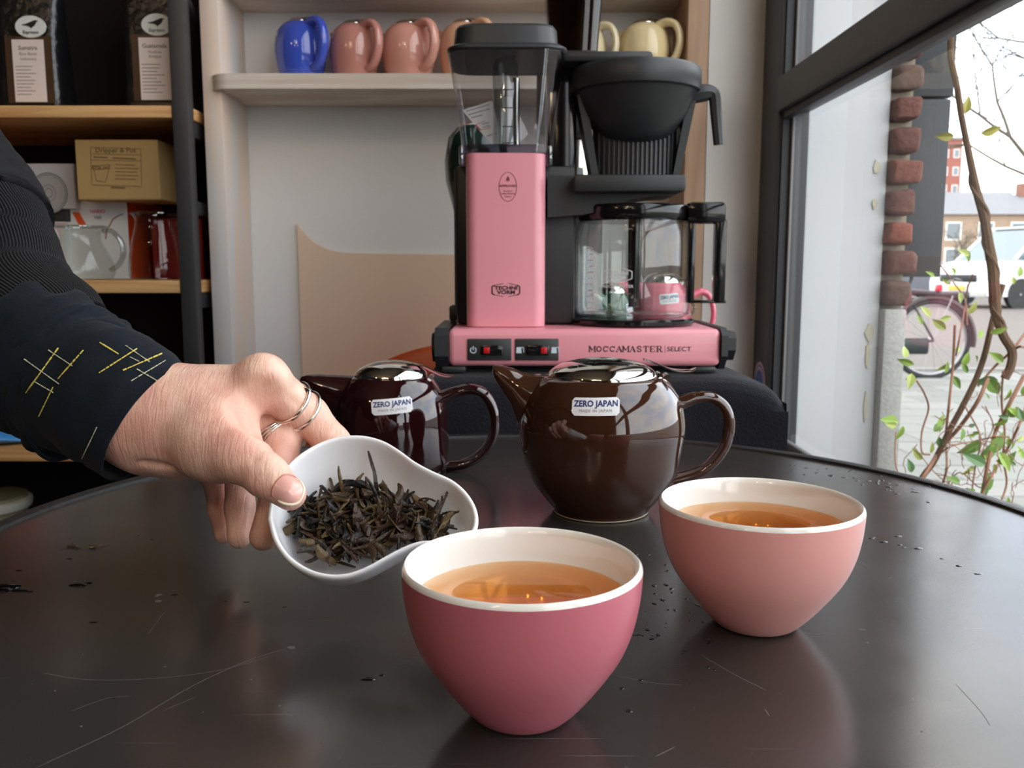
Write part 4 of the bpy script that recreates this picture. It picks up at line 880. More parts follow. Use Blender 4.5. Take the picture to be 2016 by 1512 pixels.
MB().pbox(884, 602, 900, 632, 1.10, 1.13, .003).build('cable_outlet', BLACK_PLASTIC, cm, MO)
YL = YT - .0004; k = FPX / YT
lg = MB(); cx, cz = P(996, 571, YT).x, P(996, 571, YT).z
hexo = [(-27, 6), (-16, 10), (-3, 13)]
for s_ in (-1, 1):
    for t_ in (-1, 1):
        pts = [(s_ * 27, 0), (s_ * 27, t_ * 7), (s_ * 22, t_ * 9.5), (s_ * 5, t_ * 13)]
        for (a, b), (c, d), w in zip(pts[:-1], pts[1:], (2.4, 2.2, 1.0)): flat(lg, line2(cx + a / k, cz + b / k, cx + c / k, cz + d / k, w / k), (0, YL, 0))
flat(lg, off2(text2d('TECHNI', .0058, .035, 1.25), cx, cz + 4.2 / k), (0, YL, 0)); flat(lg, off2(text2d('VORM', .0058, .035, 1.25), cx, cz - 4.2 / k), (0, YL, 0)); lg.build('tower_logo', INK, tower, MO, smooth=0)
bd = MB(); cx, cz = P(1000, 368, YT).x, P(1000, 368, YT).z
flat(bd, off2(ring2(17.5 / k, 28 / k, 1.0 / k), cx, cz), (0, YL, 0)); flat(bd, off2(poly2([(0, 6), (3, 1), (3.4, -2), (2, -4), (-2, -4), (-3.4, -2), (-3, 1)]), cx, cz + 15 / k, 1 / k), (0, YL, 0))
flat(bd, off2(text2d('APPROVED', .0034, .03, 1.15), cx, cz + 2 / k), (0, YL, 0))
for j, (s_, w) in enumerate((('European', 16), ('Coffee Brewing', 26), ('Centre', 12))): flat(bd, off2(text2d(s_, .0026, .01), cx, cz - (8 + 5 * j) / k), (0, YL, 0))
bd.build('approval_badge', M('rose_ink', (120, 62, 72), 0.6), tower, MO, smooth=0)
# water tank and lid
TANK = clear_mat('clear_tank_plastic', (246, 246, 249), 0.10); TANKB = clear_mat('lavender_tank_floor', (226, 221, 233), 0.2)
def tring(pa, pb, py, Y0, Y1, r):
    a = P(pa, py, Y0); b = P(pb, py, Y0); return [Vector((x + (a.x + b.x) / 2, y + (Y0 + Y1) / 2, a.z)) for x, y in rrect(b.x - a.x, Y1 - Y0, r, 5)]
outer = [tring(909, 1081, 300, 1.012, 1.118, .014), tring(905, 1086, 262, 1.010, 1.12, .016), tring(893, 1101, 180, 1.004, 1.126, .02), tring(880, 1116, 104, .998, 1.132, .024), tring(878, 1118, 93, .997, 1.133, .025)]
MB().loft(outer, cap=False).build('tank_wall', TANK, cm, MO, smooth=60)
MB().loft([tring(911, 1079, 299.5, 1.014, 1.116, .014), tring(909, 1082, 284, 1.013, 1.117, .014)]).build('tank_floor', TANKB, cm, MO, smooth=60)
for pa, pb in ((903, 913), (1077, 1088)): MB().pbox(pa, 285, pb, 326, 1.02, 1.11, .003).build('tank_skirt', TANKB, cm, MO)
lid = MB().loft([tring(879, 1117, 97, .998, 1.132, .024), tring(877, 1119, 92, .996, 1.134, .025), tring(877, 1119, 87, .996, 1.134, .025), tring(884, 1112, 83.5, 1.0, 1.13, .024)]).build('tank_lid', BLACK_PLASTIC, cm, MO)
def oring(pa, pb, py, Y0, Y1, ch):
    a = P(pa, py, Y0); b = P(pb, py, Y0); cx, w, cy, h = (a.x + b.x) / 2, b.x - a.x, (Y0 + Y1) / 2, Y1 - Y0
    pts = []
    for x, y in rrect(w, h, ch, 3): pts.append(Vector((cx + x, cy + y, a.z)))
    return pts
MB().loft([oring(890, 1101, 86, 1.006, 1.12, .024), oring(893, 1098, 50, 1.008, 1.118, .024), oring(897, 1094, 45.5, 1.012, 1.114, .022)]).build('lid_crown', BLACK_PLASTIC, cm, MO)
tcx = P(995, 200, 1.03).x; ztb, ztt = P(995, 284, 1.03).z, P(995, 112, 1.03).z
MB().lathe([(.0145, ztb), (.0145, ztt - .006), (.012, ztt)], (tcx, 1.045, 0), 24, cap0=False).build('tank_tube', CLEAR_EDGE, cm, MO)
MB().lathe([(.004, ztb), (.004, ztt - .02)], (tcx + .012, 1.045, 0), 12).build('tank_rod', SILVER, cm, MO)
tk = MB(); 
for j, py in enumerate((112, 143, 177, 213, 250, 282)): p = P(998, py, 1.004); tk.box(p.x - .009 + .004, 1.0036, p.z, p.x + .009, 1.004, p.z + .0009)
tk.build('tank_scale', INK, cm, MO)
lf = thing('folded_leaflet', 'white instruction leaflet with a red mark lying inside the clear water tank', 'leaflet', P(975, 240, 1.07))
LO = P(975, 240, 1.07)
def leaflet(pts, Y, name, par):
    return MB().prism([(P(x, y, Y).x, P(x, y, Y).z) for x, y in pts], 'y', Y, Y + .0008).build(name, PAPER, par, LO, smooth=0)
leaflet([(910, 217), (968, 198), (992, 283), (966, 283)], 1.066, 'leaflet_sheet', lf); leaflet([(990, 190), (1008, 192), (1040, 264), (1020, 283), (985, 283)], 1.074, 'leaflet_sheet', lf)
lp = MB(); Yq = 1.0656
def q5(px, py): p = P(px, py, Yq); return p.x, p.z
for a, b in (((936, 246), (946, 256)), ((936, 246), (955, 238)), ((946, 256), (966, 251))): flat(lp, line2(*q5(*a), *q5(*b), .0016 if a == (936, 246) and b == (946, 256) else .0006), (0, Yq, 0))
lp.build('red_mark', M('red_print', (200, 40, 44), 0.5), lf, LO, smooth=0)
lp = MB()
for a, b in (((918, 219), (962, 206)), ((922, 226), (964, 214)), ((928, 232), (950, 226)), ((948, 245), (963, 241)), ((950, 251), (965, 247)), ((958, 268), (978, 262))): flat(lp, line2(*q5(*a), *q5(*b), .0008), (0, Yq, 0))
lp.build('leaflet_print', GREY_INK, lf, LO, smooth=0)
# arm, column, brew basket
MB().pbox(1076, 118, 1134, 634, 1.062, 1.14, .004).build('column', BLACK_GLOSS, cm, MO)
MB().pbox(1110, 99, 1286, 121, 1.03, 1.12, .004).build('outlet_arm', BLACK_PLASTIC, cm, MO)
BC = Vector((P(1252, 140, 1.06).x, 1.062, 0)); zz = lambda py, Y=.995: P(1252, py, Y).z
bprof = [(.001, zz(275, 1.02)), (.024, zz(274, 1.02)), (.036, zz(266, 1.02)), (.044, zz(252, 1.015)), (.058, zz(215, 1.0)), (.0675, zz(170)), (.0695, zz(163)), (.0735, zz(160)), (.0745, zz(152)), (.0745, zz(120)), (.072, zz(113)), (.066, zz(112)), (.064, zz(118)), (.060, zz(150))]
MB().lathe(bprof, BC, 64, cap0=False).build('brew_basket', BLACK_PLASTIC, cm, MO)
zp = P(1240, 342, 1.0).z
fc = MB().lathe([(.046, zp), (.046, zz(225, 1.02))], BC, 40, 1, .45, cap1=True)
for i in range(19):
    a = math.pi * 1.0 + math.acos(1 - 2 * i / 18); fc.tube([(BC.x + .047 * math.cos(a), BC.y + .0215 * math.sin(a), zp), (BC.x + .047 * math.cos(a), BC.y + .0215 * math.sin(a), zz(222, 1.02))], .0015, 6)
o = fc.build('ribbed_skirt', BLACK_PLASTIC, cm, MO)
for s_ in (-1, 1): MB().prism([(BC.x + s_ * .042, zp), (BC.x + s_ * .050, zp), (BC.x + s_ * .068, zz(185, 1.04)), (BC.x + s_ * .058, zz(185, 1.04))], 'y', 1.045, 1.09).build('basket_cheek', BLACK_PLASTIC, cm, MO)
hp = [P(x, y, 1.05) for x, y in ((1358, 188), (1385, 183), (1401, 183), (1407, 192), (1410, 230), (1415, 285))]
MB().tube(spline(hp, 4), lerp1([.010, .010, .008, .007, .0065, .006], 21), 8, flat=.8, up=(0, 1, 0)).build('basket_handle', BLACK_PLASTIC, cm, MO)
MB().pbox(1131, 343, 1351, 377, 1.0, 1.13, .003).build('basket_tray', BLACK_PLASTIC, cm, MO)
Yw = 1.03
MB().prism([(P(x, y, Yw).x, P(x, y, Yw).z) for x, y in ((1078, 345), (1133, 345), (1133, 377), (1340, 377), (1330, 384), (1290, 386), (1240, 393), (1195, 414), (1150, 422), (1078, 428))], 'y', Yw, 1.11).build('tray_bracket', BLACK_PLASTIC, cm, MO)
# hot plate, carafe
CC = Vector((P(1246, 520, 1.068).x, 1.070, 0)); zc0 = zt + .009
MB().lathe([(.071, zt + .0005), (.0735, zt + .003), (.0735, zt + .0065), (.071, zt + .0085), (.001, zt + .0085)], CC, 56, cap0=True).build('hot_plate', BLACK_GLOSS, cm, MO)
cf = thing('coffee_carafe', 'clear glass carafe with black lid and handle on the hot plate of the coffee machine', 'carafe', (CC.x, CC.y, zc0)); FO = Vector((CC.x, CC.y, zc0))
zl = P(1246, 424, 1.0).z - zc0
R_ = .0675
op = [(.0005, .0008), (R_ * .9, .0006), (R_ * .985, .004), (R_, .012), (R_, zl * .72), (R_ * .99, zl * .85), (R_ * .94, zl - .002)]
ip = [(r - .0018, z + (.0025 if i < 2 else .0008)) for i, (r, z) in enumerate(op)]; ip[0] = (.0004, .0033)
GLASSY = clear_mat('carafe_glass', (252, 254, 253), 0.05)
MB().lathe(op + ip[::-1], (0, 0, 0), 64, cap0=False).build('glass_vessel', GLASSY, cf, smooth=60)
zlid = P(1246, 398, 1.0).z - zc0
MB().lathe([(.001, zl - .004), (R_ * .93, zl - .004), (R_ * .96, zl), (R_ * .96, zlid - .003), (R_ * .93, zlid), (.001, zlid)], (0, 0, 0), 56, cap0=False).build('carafe_lid', BLACK_GLOSS, cf)
MB().lathe([(.006, .012), (.0075, .05), (.0078, zl - .004)], (P(1248, 500, 1.07).x - CC.x, -.004, 0), 20, cap1=True).build('mixing_tube', BLACK_GLOSS, cf)
def hb(pa, a, pb, b, y0, y1, bev=.002): m = MB().pbox(pa, a, pb, b, y0, y1, bev); return m
h = hb(1354, 397, 1431, 440, 1.03, 1.052, .005); h.build('handle_top', BLACK_GLOSS, cf, FO)
hb(1409, 432, 1430, 597, 1.032, 1.05, .002).build('handle_grip', BLACK_GLOSS, cf, FO); hb(1356, 436, 1369, 597, 1.034, 1.048, .002).build('handle_bracket', BLACK_GLOSS, cf, FO); hb(1356, 591, 1430, 597, 1.034, 1.048, .001).build('handle_bottom', BLACK_GLOSS, cf, FO)
MB().tube(spline([P(x, y, 1.05) for x, y in ((1360, 592), (1366, 605), (1362, 617), (1352, 620))], 4), .002, 8).build('handle_wire', CLEAR_EDGE, cf, FO)
WPRINT = M('white_print', (226, 230, 228), 0.5); wm = MB()
def cyl(mb, vf, ang, z, r):
    """wrap flat shapes round the glass"""
    mb.add([(r * math.cos(ang + x / r), r * math.sin(ang + x / r), z + y) for x, y in vf[0]], vf[1])
for j in range(11): cyl(wm, poly2([(-.007 + .0035 * (j % 2), -.0005), (.004, -.0005), (.004, .0005), (-.007 + .0035 * (j % 2), .0005)]), math.radians(-90 - 52), .012 + j * .0068, R_ + .0003)
for s_ in (-1, 1):
    for t_ in (-1, 1):
        pts = [(s_ * .0165, 0), (s_ * .0165, t_ * .004), (s_ * .004, t_ * .0085)]
        for (a, b), (c, d) in zip(pts[:-1], pts[1:]): cyl(wm, line2(a, b, c, d, .0009), math.radians(-90 - 22), .050, R_ + .0003)
cyl(wm, off2(text2d('TECHNI', .0058, .02, 1.2), 0, .0024), math.radians(-112), .050, R_ + .0003); cyl(wm, off2(text2d('VORM', .0058, .02, 1.2), 0, -.0028), math.radians(-112), .050, R_ + .0003); cyl(wm, text2d('MOCCAMASTER', .0046, .01, 1.1), math.radians(-112), .0375, R_ + .0003)
wm.build('glass_print', WPRINT, cf, smooth=0)

# ------------------------------------------------------------------ grinder and jar behind the machine
SMOKE = clear_mat('smoked_hopper_plastic', (92, 74, 60), 0.07)
GO = Vector((P(1120, 600, 1.27).x, 1.30, CT)); gd = thing('coffee_grinder', 'tall black coffee grinder with smoked hopper and silver collar behind the machine', 'grinder', GO)
def gz(py, Y=1.27): return P(1120, py, Y).z - CT
s_ = 1.27 / FPX
MB().box(-.045, -.045, .0005, .045, .06, gz(352), .008).build('grinder_body', BLACK_PLASTIC, gd)
MB().lathe([(.036, gz(352)), (.036, gz(330))], (0, 0, 0), 40, cap1=True).build('lower_collar', BLACK_GLOSS, gd)
MB().lathe([(.034, gz(346)), (.0345, gz(276)), (.030, gz(270))], (0.004, 0, 0), 48, cap1=True).build('silver_collar', SILVER, gd)
MB().box(-.045, -.05, gz(270), .028, .05, gz(118), .006).build('grinder_neck', BLACK_PLASTIC, gd)
hr = []
for py, w in ((268, .052), (100, .066), (-30, .078), (-110, .080)): hr.append([Vector((x + .004, y, gz(py))) for x, y in rrect(w, w, .010, 4)])
MB().loft(hr[1:], cap=True).build('hopper', SMOKE, gd, smooth=60)
MB().loft([[Vector((x + .004, y, gz(py))) for x, y in rrect(w, w, .010, 4)] for py, w in ((-111, .084), (-150, .084))]).build('hopper_lid', BLACK_PLASTIC, gd)
JO = Vector((P(940, 500, 1.26).x, 1.27, CT)); gj = thing('green_jar', 'dark green glazed jar with a bulging top, half hidden behind the pink tower', 'jar', JO)
def jz(py): return P(940, py, 1.22).z - CT
MB().lathe([(.030, .0005), (.032, .01), (.030, jz(430)), (.036, jz(396)), (.044, jz(350)), (.0455, jz(310)), (.040, jz(262)), (.028, jz(240))], (0, 0, 0), 40, cap1=True).build('jar_body', M('dark_green_glaze', (24, 52, 44), 0.12, coat=0.3), gj)
MB().lathe([(.028, jz(240)), (.018, jz(230)), (.004, jz(226))], (0, 0, 0), 30, cap1=True).build('jar_lid', CHROME, gj)

# ------------------------------------------------------------------ teapots
BRAND_STICK = M('sticker_paper', (232, 233, 236), 0.35)
def teapot(name, label, glaze, prof, hpts, hrad, spout, lid_r, lid_z, lid_h, lever, stick, group=None, loc=(0, 0, 0), rz=0.0, hflat=1.5):
    t = thing(name, label, 'teapot', loc, rz, group)
    q = spline([(r, 0, z) for r, z in prof], 6); pr = [(max(.0004, p.x), max(0.0006, p.z)) for p in q]
    top = pr[-1]
    MB().lathe([(pr[0][0], .0006)] + pr + [(top[0] - .003, top[1] + .0012), (top[0] - .006, top[1] - .002), (.0005, top[1] - .004)], (0, 0, 0), 72, cap0=True).build('body', glaze, t, smooth=60)
    MB().tube([(pr[0][0] * 1.01 * math.cos(a), pr[0][0] * 1.01 * math.sin(a), .0012) for a in [k * math.pi / 30 for k in range(60)]], .0011, 6, closed=True, up=(0, 0, 1)).build('foot_ring', M('unglazed_clay', (176, 164, 140), 0.8), t)
    n = len(spout); m = MB(); rings = []
    sp = spline([(c[0], c[1], 0) for c in spout], 4); hh = lerp1([c[2] for c in spout], len(sp)); ww = lerp1([c[3] for c in spout], len(sp))
    for i, p in enumerate(sp):
        d = (sp[min(i + 1, len(sp) - 1)] - sp[max(i - 1, 0)]).normalized(); nx, nz = -d.y, d.x
        blend = min(1, max(0, i / (len(sp) - 1)))
        ax = Vector((nx * (0.15 + .5 * blend), 0, nz)).normalized()
        ax = Vector((ax.x, 0, ax.z)) if ax.z > 0 else -Vector((ax.x, 0, ax.z))
        rings.append([Vector((p.x, 0, p.y)) + ax * (hh[i] * math.cos(a)) + Vector((0, ww[i] * math.sin(a), 0)) for a in [k * math.pi / 10 for k in range(20)]])
    m.loft(rings); m.build('spout', glaze, t, smooth=60)
    hp = spline([(x, 0, z) for x, z in hpts], 5)
    MB().tube(hp, lerp1(hrad, len(hp)), 12, flat=hflat, up=(0, 1, 0)).build('handle', glaze, t, smooth=60)
    lo = MB().lathe([(lid_r, lid_z), (lid_r * 1.0, lid_z + .001)] + [(lid_r * math.cos(a) ** .9 if a < 1.56 else .0005, lid_z + .001 + lid_h * math.sin(a) ** 1.15) for a in [math.radians(8 * k) for k in range(1, 12)]], (0, 0, 0), 56, cap0=True).build('steel_lid', CHROME, t, smooth=60)
    lv = spline([(x, 0, z) for x, z in lever], 5); rr = [[p + Vector((0, y, zz)) for y, zz in ((-w, 0), (-w * .6, .0007), (w * .6, .0007), (w, 0), (w * .6, -.0006), (-w * .6, -.0006))] for p, w in zip(lv, lerp1([.003, .006, .008, .009, .007, .003], len(lv)))]
    MB().loft(rr).build('lid_lever', CHROME, lo, smooth=60)
    hx, hz = lever[1][0] + .001, lid_z + .001
    hg = MB().tube([(hx, -.007, hz), (hx, .007, hz)], .0022, 10).tube([(hx + .006, -.006, hz - .001), (hx + .006, .006, hz - .001)], .0022, 10).tube(spline([(hx, .005, hz), (hx + .004, .005, hz - .008), (hx + .009, .005, hz - .018)], 4), .0009, 6).tube(spline([(hx, -.005, hz), (hx + .004, -.005, hz - .008), (hx + .009, -.005, hz - .018)], 4), .0009, 6)
    hg.build('lid_hinge', CHROME, t)
    if stick:
        ang, zc, w, h, tilt = stick
        def wrap(vf, off):
            out = []
            for x, y in vf[0]:
                x2, y2 = x * math.cos(tilt) - y * math.sin(tilt), x * math.sin(tilt) + y * math.cos(tilt); z = zc + y2; r = 0
                for (r0, z0), (r1, z1) in zip(pr[:-1], pr[1:]):
                    if z0 <= z <= z1: r = r0 + (r1 - r0) * (z - z0) / max(1e-6, z1 - z0)
                r += off; a = ang + x2 / r; out.append((r * math.cos(a), r * math.sin(a), z))
            return out, vf[1]
        nx_, ny_ = 14, 6; outl = rrect(w, h, h * .16, 3); vs = []; fs = []
        for j in range(ny_ + 1):
            y = -h / 2 + h * j / ny_; ins = [p[0] for p in outl if abs(p[1] - y) < 1e-4]; hw = w / 2
            e = h / 2 - abs(y); r = h * .16
            if e < r: hw = w / 2 - r + math.sqrt(max(0, r * r - (r - e) ** 2))
            for i in range(nx_ + 1): vs.append((-hw + 2 * hw * i / nx_, y))
        for j in range(ny_):
            for i in range(nx_): a = j * (nx_ + 1) + i; fs.append((a, a + 1, a + nx_ + 2, a + nx_ + 1))
        s_ = MB().add(*wrap((vs, fs), .0004)).build('paper_sticker', BRAND_STICK, t, smooth=60)
        a = MB().add(*wrap(off2(text2d('ZERO JAPAN', h * .46, .03, 1.0 * w / (h * 2.85)), 0, h * .13), .0006)); a.build('sticker_name', NAVY_INK, s_, smooth=60)
        a = MB().add(*wrap(off2(text2d('MADE IN JAPAN', h * .235, .0, 1.0 * w / (h * 2.75), 1.15), 0, -h * .24), .0006)); a.build('sticker_origin', GREY_INK, s_, smooth=60)
    return t
BROWNG = M('brown_glaze', (58, 33, 21), 0.05, coat=0.5, spec=0.6); MAROONG = M('maroon_glaze', (36, 10, 12), 0.05, coat=0.5, spec=0.6)
bx_ = P(1182, 1005, .648)
bprof_ = [(.034, .0006), (.0355, .0015), (.0368, .004), (.045, .0142), (.0545, .0304), (.0595, .0522), (.0609, .0674), (.0575, .083), (.051, .0935), (.0446, .0998)]
bh_ = [(.050, .0765), (.0586, .0812), (.070, .0848), (.0813, .0842), (.0905, .0768), (.0938, .064), (.0902, .0475), (.0793, .0335), (.0662, .0268), (.053, .0235)]
bs_ = [(-.030, .070, .032, .024), (-.050, .0785, .0240, .017), (-.0625, .0915, .0128, .0125), (-.0720, .1000, .0080, .0095), (-.0785, .1055, .0038, .0065), (-.0800, .1062, .0020, .0045)]
lev = [(.030, .113), (.040, .1095), (.048, .1060), (.056, .1045), (.064, .1045), (.0685, .1060)]
ang = math.atan2(-.648, -bx_.x)
brown = teapot('teapot', 'large dark brown glazed teapot with steel lid, between the cups and the machine', BROWNG, bprof_, bh_, [.0072, .0052, .0044, .0042, .0042, .0042, .0042, .0042, .0042, .0046], bs_, .0395, .1004, .0125, lev, (ang - .075, .0865, .0325, .0115, .03), loc=(bx_.x, .648, TZ + .0002), rz=0, group=None)
mx_ = P(774, 930, .775)
mprof = [(.041, .0006), (.0445, .003), (.048, .010), (.0495, .022), (.0497, .040), (.0485, .056), (.0445, .070), (.038, .0800), (.0335, .0845)]
mh = [(.044, .0655), (.0588, .0715), (.0709, .0732), (.0813, .0688), (.0888, .0554), (.0902, .0404), (.0859, .0258), (.0757, .0135), (.0624, .0068), (.047, .0050)]
ms = [(-.026, .058, .027, .020), (-.044, .0655, .0205, .0150), (-.058, .0735, .0130, .0120), (-.069, .0792, .0076, .0100), (-.0765, .0815, .0042, .0065), (-.0790, .0815, .0022, .0045)]
ml = [(.018, .0965), (.028, .0935), (.036, .0895), (.043, .0865), (.050, .0850), (.0545, .0852)]
mang = math.atan2(-.775, -mx_.x)
maroon = teapot('teapot', 'dark maroon glazed teapot with steel lid, behind the white tea scoop', MAROONG, mprof, mh, [.0066, .0052, .0048, .0046, .0046, .0046, .0046, .0046, .0046, .005], ms, .0318, .0845, .0135, ml, (mang + .0, .0655, .0345, .0125, .075), loc=(mx_.x, .775, TZ + .0002), rz=0)
def recolour(t, m):
    for ch in t.children:
        if ch.name.split('.')[0] in ('body', 'spout', 'handle'):
            ch.material_slots[0].link = 'OBJECT'; ch.material_slots[0].material = m
eprof = [(.034, .0006), (.0365, .004), (.0425, .020), (.0468, .040), (.0475, .055), (.0450, .072), (.0385, .0855), (.0290, .0935), (.0240, .0955)]
eh = [(.030, .0900), (.046, .0935), (.062, .0880), (.0715, .0725), (.0725, .0545), (.066, .0370), (.054, .0240), (.038, .0200)]
es = [(-.024, .064, .024, .018), (-.042, .0725, .0175, .0135), (-.054, .0810, .0110, .0105), (-.063, .0885, .0062, .0085), (-.0685, .0915, .0040, .006), (-.0705, .0920, .0022, .004)]
el_ = [(.008, .1050), (.016, .1035), (.023, .1010), (.030, .0995), (.036, .0990), (.040, .0998)]
def egg(px, Y, rz, k, kz, glaze, label, stick):
    global EGG
    loc = (P(px, 100, Y).x, Y, 1.2366 + .0004)
    if EGG is None:
        t = EGG = teapot('teapot', label, glaze, eprof, eh, [.0082, .0072, .0066, .0064, .0064, .0064, .0066, .0075], es, .0225, .0955, .0075, el_, (math.radians(-112), .074, .020, .0075, .05), loc=loc)
    else:
        t = EGG.copy(); COL.objects.link(t)
        for ch in EGG.children:
            if ch.name.startswith('paper_sticker') and not stick: continue
            copy_tree(ch, t)
        t.location = loc; t['label'] = label; recolour(t, glaze)
    t['group'] = 'teapots on the upper niche shelf'; t.rotation_euler = (0, 0, math.radians(rz)); t.scale = (k, k, kz)
EGG = None
def pot(px, Y, rz, sc, glaze, label, z, group):
    c = copy_tree(maroon); c.location = (P(px, 600, Y).x, Y, z + .0004); c.rotation_euler = (0, 0, math.radians(rz)); c.scale = sc; c['label'] = label
    recolour(c, glaze); return c
BLUEG = M('blue_glaze', (62, 84, 188), 0.08, coat=0.4); PK1 = M('dusty_pink_glaze', (190, 130, 118), 0.10, coat=0.4); PK2 = M('salmon_pink_glaze', (212, 152, 136), 0.10, coat=0.4); PK3 = M('peach_glaze', (222, 172, 142), 0.10, coat=0.4); CREAMG = M('cream_glaze', (222, 208, 172), 0.10, coat=0.4)
egg(592, 1.565, -42, .90, 1.02, BLUEG, 'cobalt blue teapot, farthest from the machine on the upper shelf', True)
egg(698, 1.565, -42, .87, .98, PK1, 'dusty pink teapot beside the cobalt blue one on the upper shelf', True)
egg(804, 1.565, -46, .95, .98, PK2, 'salmon pink teapot nearest the clear water tank on the upper shelf', False)
egg(914, 1.565, -42, .88, 1.0, PK3, 'peach teapot mostly hidden behind the clear water tank', False)
egg(1150, 1.565, -30, .80, .96, CREAMG, 'cream teapot half hidden behind the smoked grinder hopper', False)
egg(1268, 1.562, -38, .92, .98, M('butter_glaze', (226, 206, 160), 0.12, coat=0.3), 'butter yellow teapot at the wooden end panel of the upper shelf', False)
gp = pot(1204, 1.205, 52, (.60, .60, .98), M('bottle_green_glaze', (34, 78, 58), 0.10, coat=0.4), 'bottle green teapot seen through the glass carafe', CT, None)
pp_ = pot(1302, 1.30, 0, (.84, .84, 1.12), M('candy_pink_glaze', (226, 116, 136), 0.10, coat=0.4), 'candy pink teapot behind the glass carafe', CT, None)

# ------------------------------------------------------------------ tea cups
TEA = clear_mat('amber_tea', (255, 246, 232), 0.02, absorb=((246, 208, 112), 36.0))
def cup(label, px, Y, py_base, R, glaze, k=1.0):
    c = P(px, py_base, Y); t = thing('tea_cup', label, 'cup', (c.x, Y, TZ + .0003), 0.0)
    f = R / .0475
    out = [(.0135, .0002), (.0182, .0007), (.0212, .0030), (.0264, .0088), (.0332, .0178), (.0398, .0280), (.0440, .0382), (.0464, .0490), (.0473, .0580), (.0475, .0620)]
    q = [(max(.0004, p.x) * f, max(.0002, p.z) * k) for p in spline([(r, 0, z) for r, z in out], 4)]
    z1 = q[-1][1]; rim = [(q[-1][0] - .0003, z1 + .0013), (q[-1][0] - .0014, z1 + .0022), (q[-1][0] - .0026, z1 + .0016), (q[-1][0] - .0033, z1 - .001)]
    inn = [(.0434, .052), (.0412, .0420), (.0362, .0310), (.0298, .0215), (.0228, .0130), (.0175, .0088), (.0140, .0075), (.0004, .0072)]
    iq = [(max(.0004, p.x) * f, p.z * k) for p in spline([(r, 0, z) for r, z in inn], 4)]
    MB().lathe(q, (0, 0, 0), 96, cap0=True).build('outer_glaze', glaze, t, smooth=60)
    MB().lathe([q[-1]] + rim + iq, (0, 0, 0), 96, cap0=False).build('white_lining', M('cream_white_glaze', (238, 234, 226), 0.10, coat=0.4), t, smooth=60)
    zt_ = (.0490 if px < 1200 else .0508) * k; low = [(r, z) for r, z in iq if z < zt_]; rr = None
    for (r0, z0), (r1, z1_) in zip(iq[:-1], iq[1:]):
        if z0 >= zt_ >= z1_: rr = r1 + (r0 - r1) * (zt_ - z1_) / (z0 - z1_)
    tea = [(.0004, zt_), (rr * .97, zt_), (rr - .0003, zt_ + .0006)] + [(r - .0003, z + .0003) for r, z in low]
    MB().lathe(tea, (0, 0, 0), 96, cap0=False).build('tea', TEA, t, smooth=40)
    return t
cup('deep rose pink tea cup with pale amber tea, standing before the white scoop', 1027, .3424, 1405, .0477, M('rose_glaze', (196, 108, 120), 0.30, coat=0.15))
cup('pale salmon pink tea cup with amber tea, beside the brown teapot', 1487, .4352, 1226, .0498, M('salmon_glaze', (224, 160, 152), 0.28, coat=0.2))

# ------------------------------------------------------------------ white tea scoop, held in the hand
SCW = M('white_porcelain', (246, 247, 249), 0.12, coat=0.4)
SA = math.radians(42); SCc = P(700, 1000, .450)
su = Vector((1, 0, 0)); sv = Vector((0, math.cos(SA), math.sin(SA)))
roll = math.radians(-3); su, sv = su * math.cos(roll) + sv * math.sin(roll), sv * math.cos(roll) - su * math.sin(roll); sn = su.cross(sv)
def on_plane(px, py):
    r = ray(px, py); t = (SCc - CAM).dot(sn) / r.dot(sn); d = CAM + r * t - SCc; return d.dot(su), d.dot(sv)
rim_px = [(537, 1022), (541, 985), (556, 945), (585, 910), (625, 883), (668, 868), (712, 866), (752, 876), (785, 895), (815, 917), (850, 936), (885, 952), (912, 976), (929, 1006), (931, 1035), (917, 1056), (890, 1066), (858, 1064), (826, 1066), (795, 1077), (760, 1095), (722, 1116), (684, 1129), (645, 1130), (607, 1119), (573, 1096), (549, 1062)]
rim2 = [on_plane(x, y) for x, y in rim_px]
rp = spline([(x, y, 0) for x, y in rim2 + rim2[:1]], 4)[:-1]
mA = on_plane(660, 1000); mB_ = on_plane(868, 1010); D0 = .031
def medial(x, y):
    t = max(0.0, min(1.0, ((x - mA[0]) * (mB_[0] - mA[0]) + (y - mA[1]) * (mB_[1] - mA[1])) / ((mB_[0] - mA[0]) ** 2 + (mB_[1] - mA[1]) ** 2)))
    return Vector((mA[0] + (mB_[0] - mA[0]) * t, mA[1] + (mB_[1] - mA[1]) * t)), 1 - .42 * t
def scoop_pt(p, s_, out=0.0):
    m_, dk = medial(p.x, p.y); xy = m_ + (Vector((p.x, p.y)) - m_) * s_
    dep = D0 * dk * (1 - s_ ** 4.2) ** .8
    nrm = (Vector((p.x, p.y)) - m_).normalized()
    return SCc + su * (xy.x + nrm.x * out * s_) + sv * (xy.y + nrm.y * out * s_) - sn * (dep + out * (1 - s_ ** 4))
ss = [1.0, .985, .96, .92, .86, .78, .68, .56, .42, .26, .10, .02]
sc_ = thing('tea_scoop', 'white porcelain tea scoop full of dark leaves, held out by the hand', 'tea scoop', SCc)
m = MB(); rings = [[scoop_pt(p, s_) for p in rp] for s_ in reversed(ss)]
lip = [[scoop_pt(p, 1.0, o) + sn * h for p in rp] for o, h in ((.0006, .0010), (.0014, .0013), (.0023, .0008), (.0027, -.0004))]
outr = [[scoop_pt(p, s_, .0028) for p in rp] for s_ in ss[1:]]
m.loft(rings + lip + outr, cap=True); m.build('scoop_shell', SCW, sc_, SCc, smooth=70)

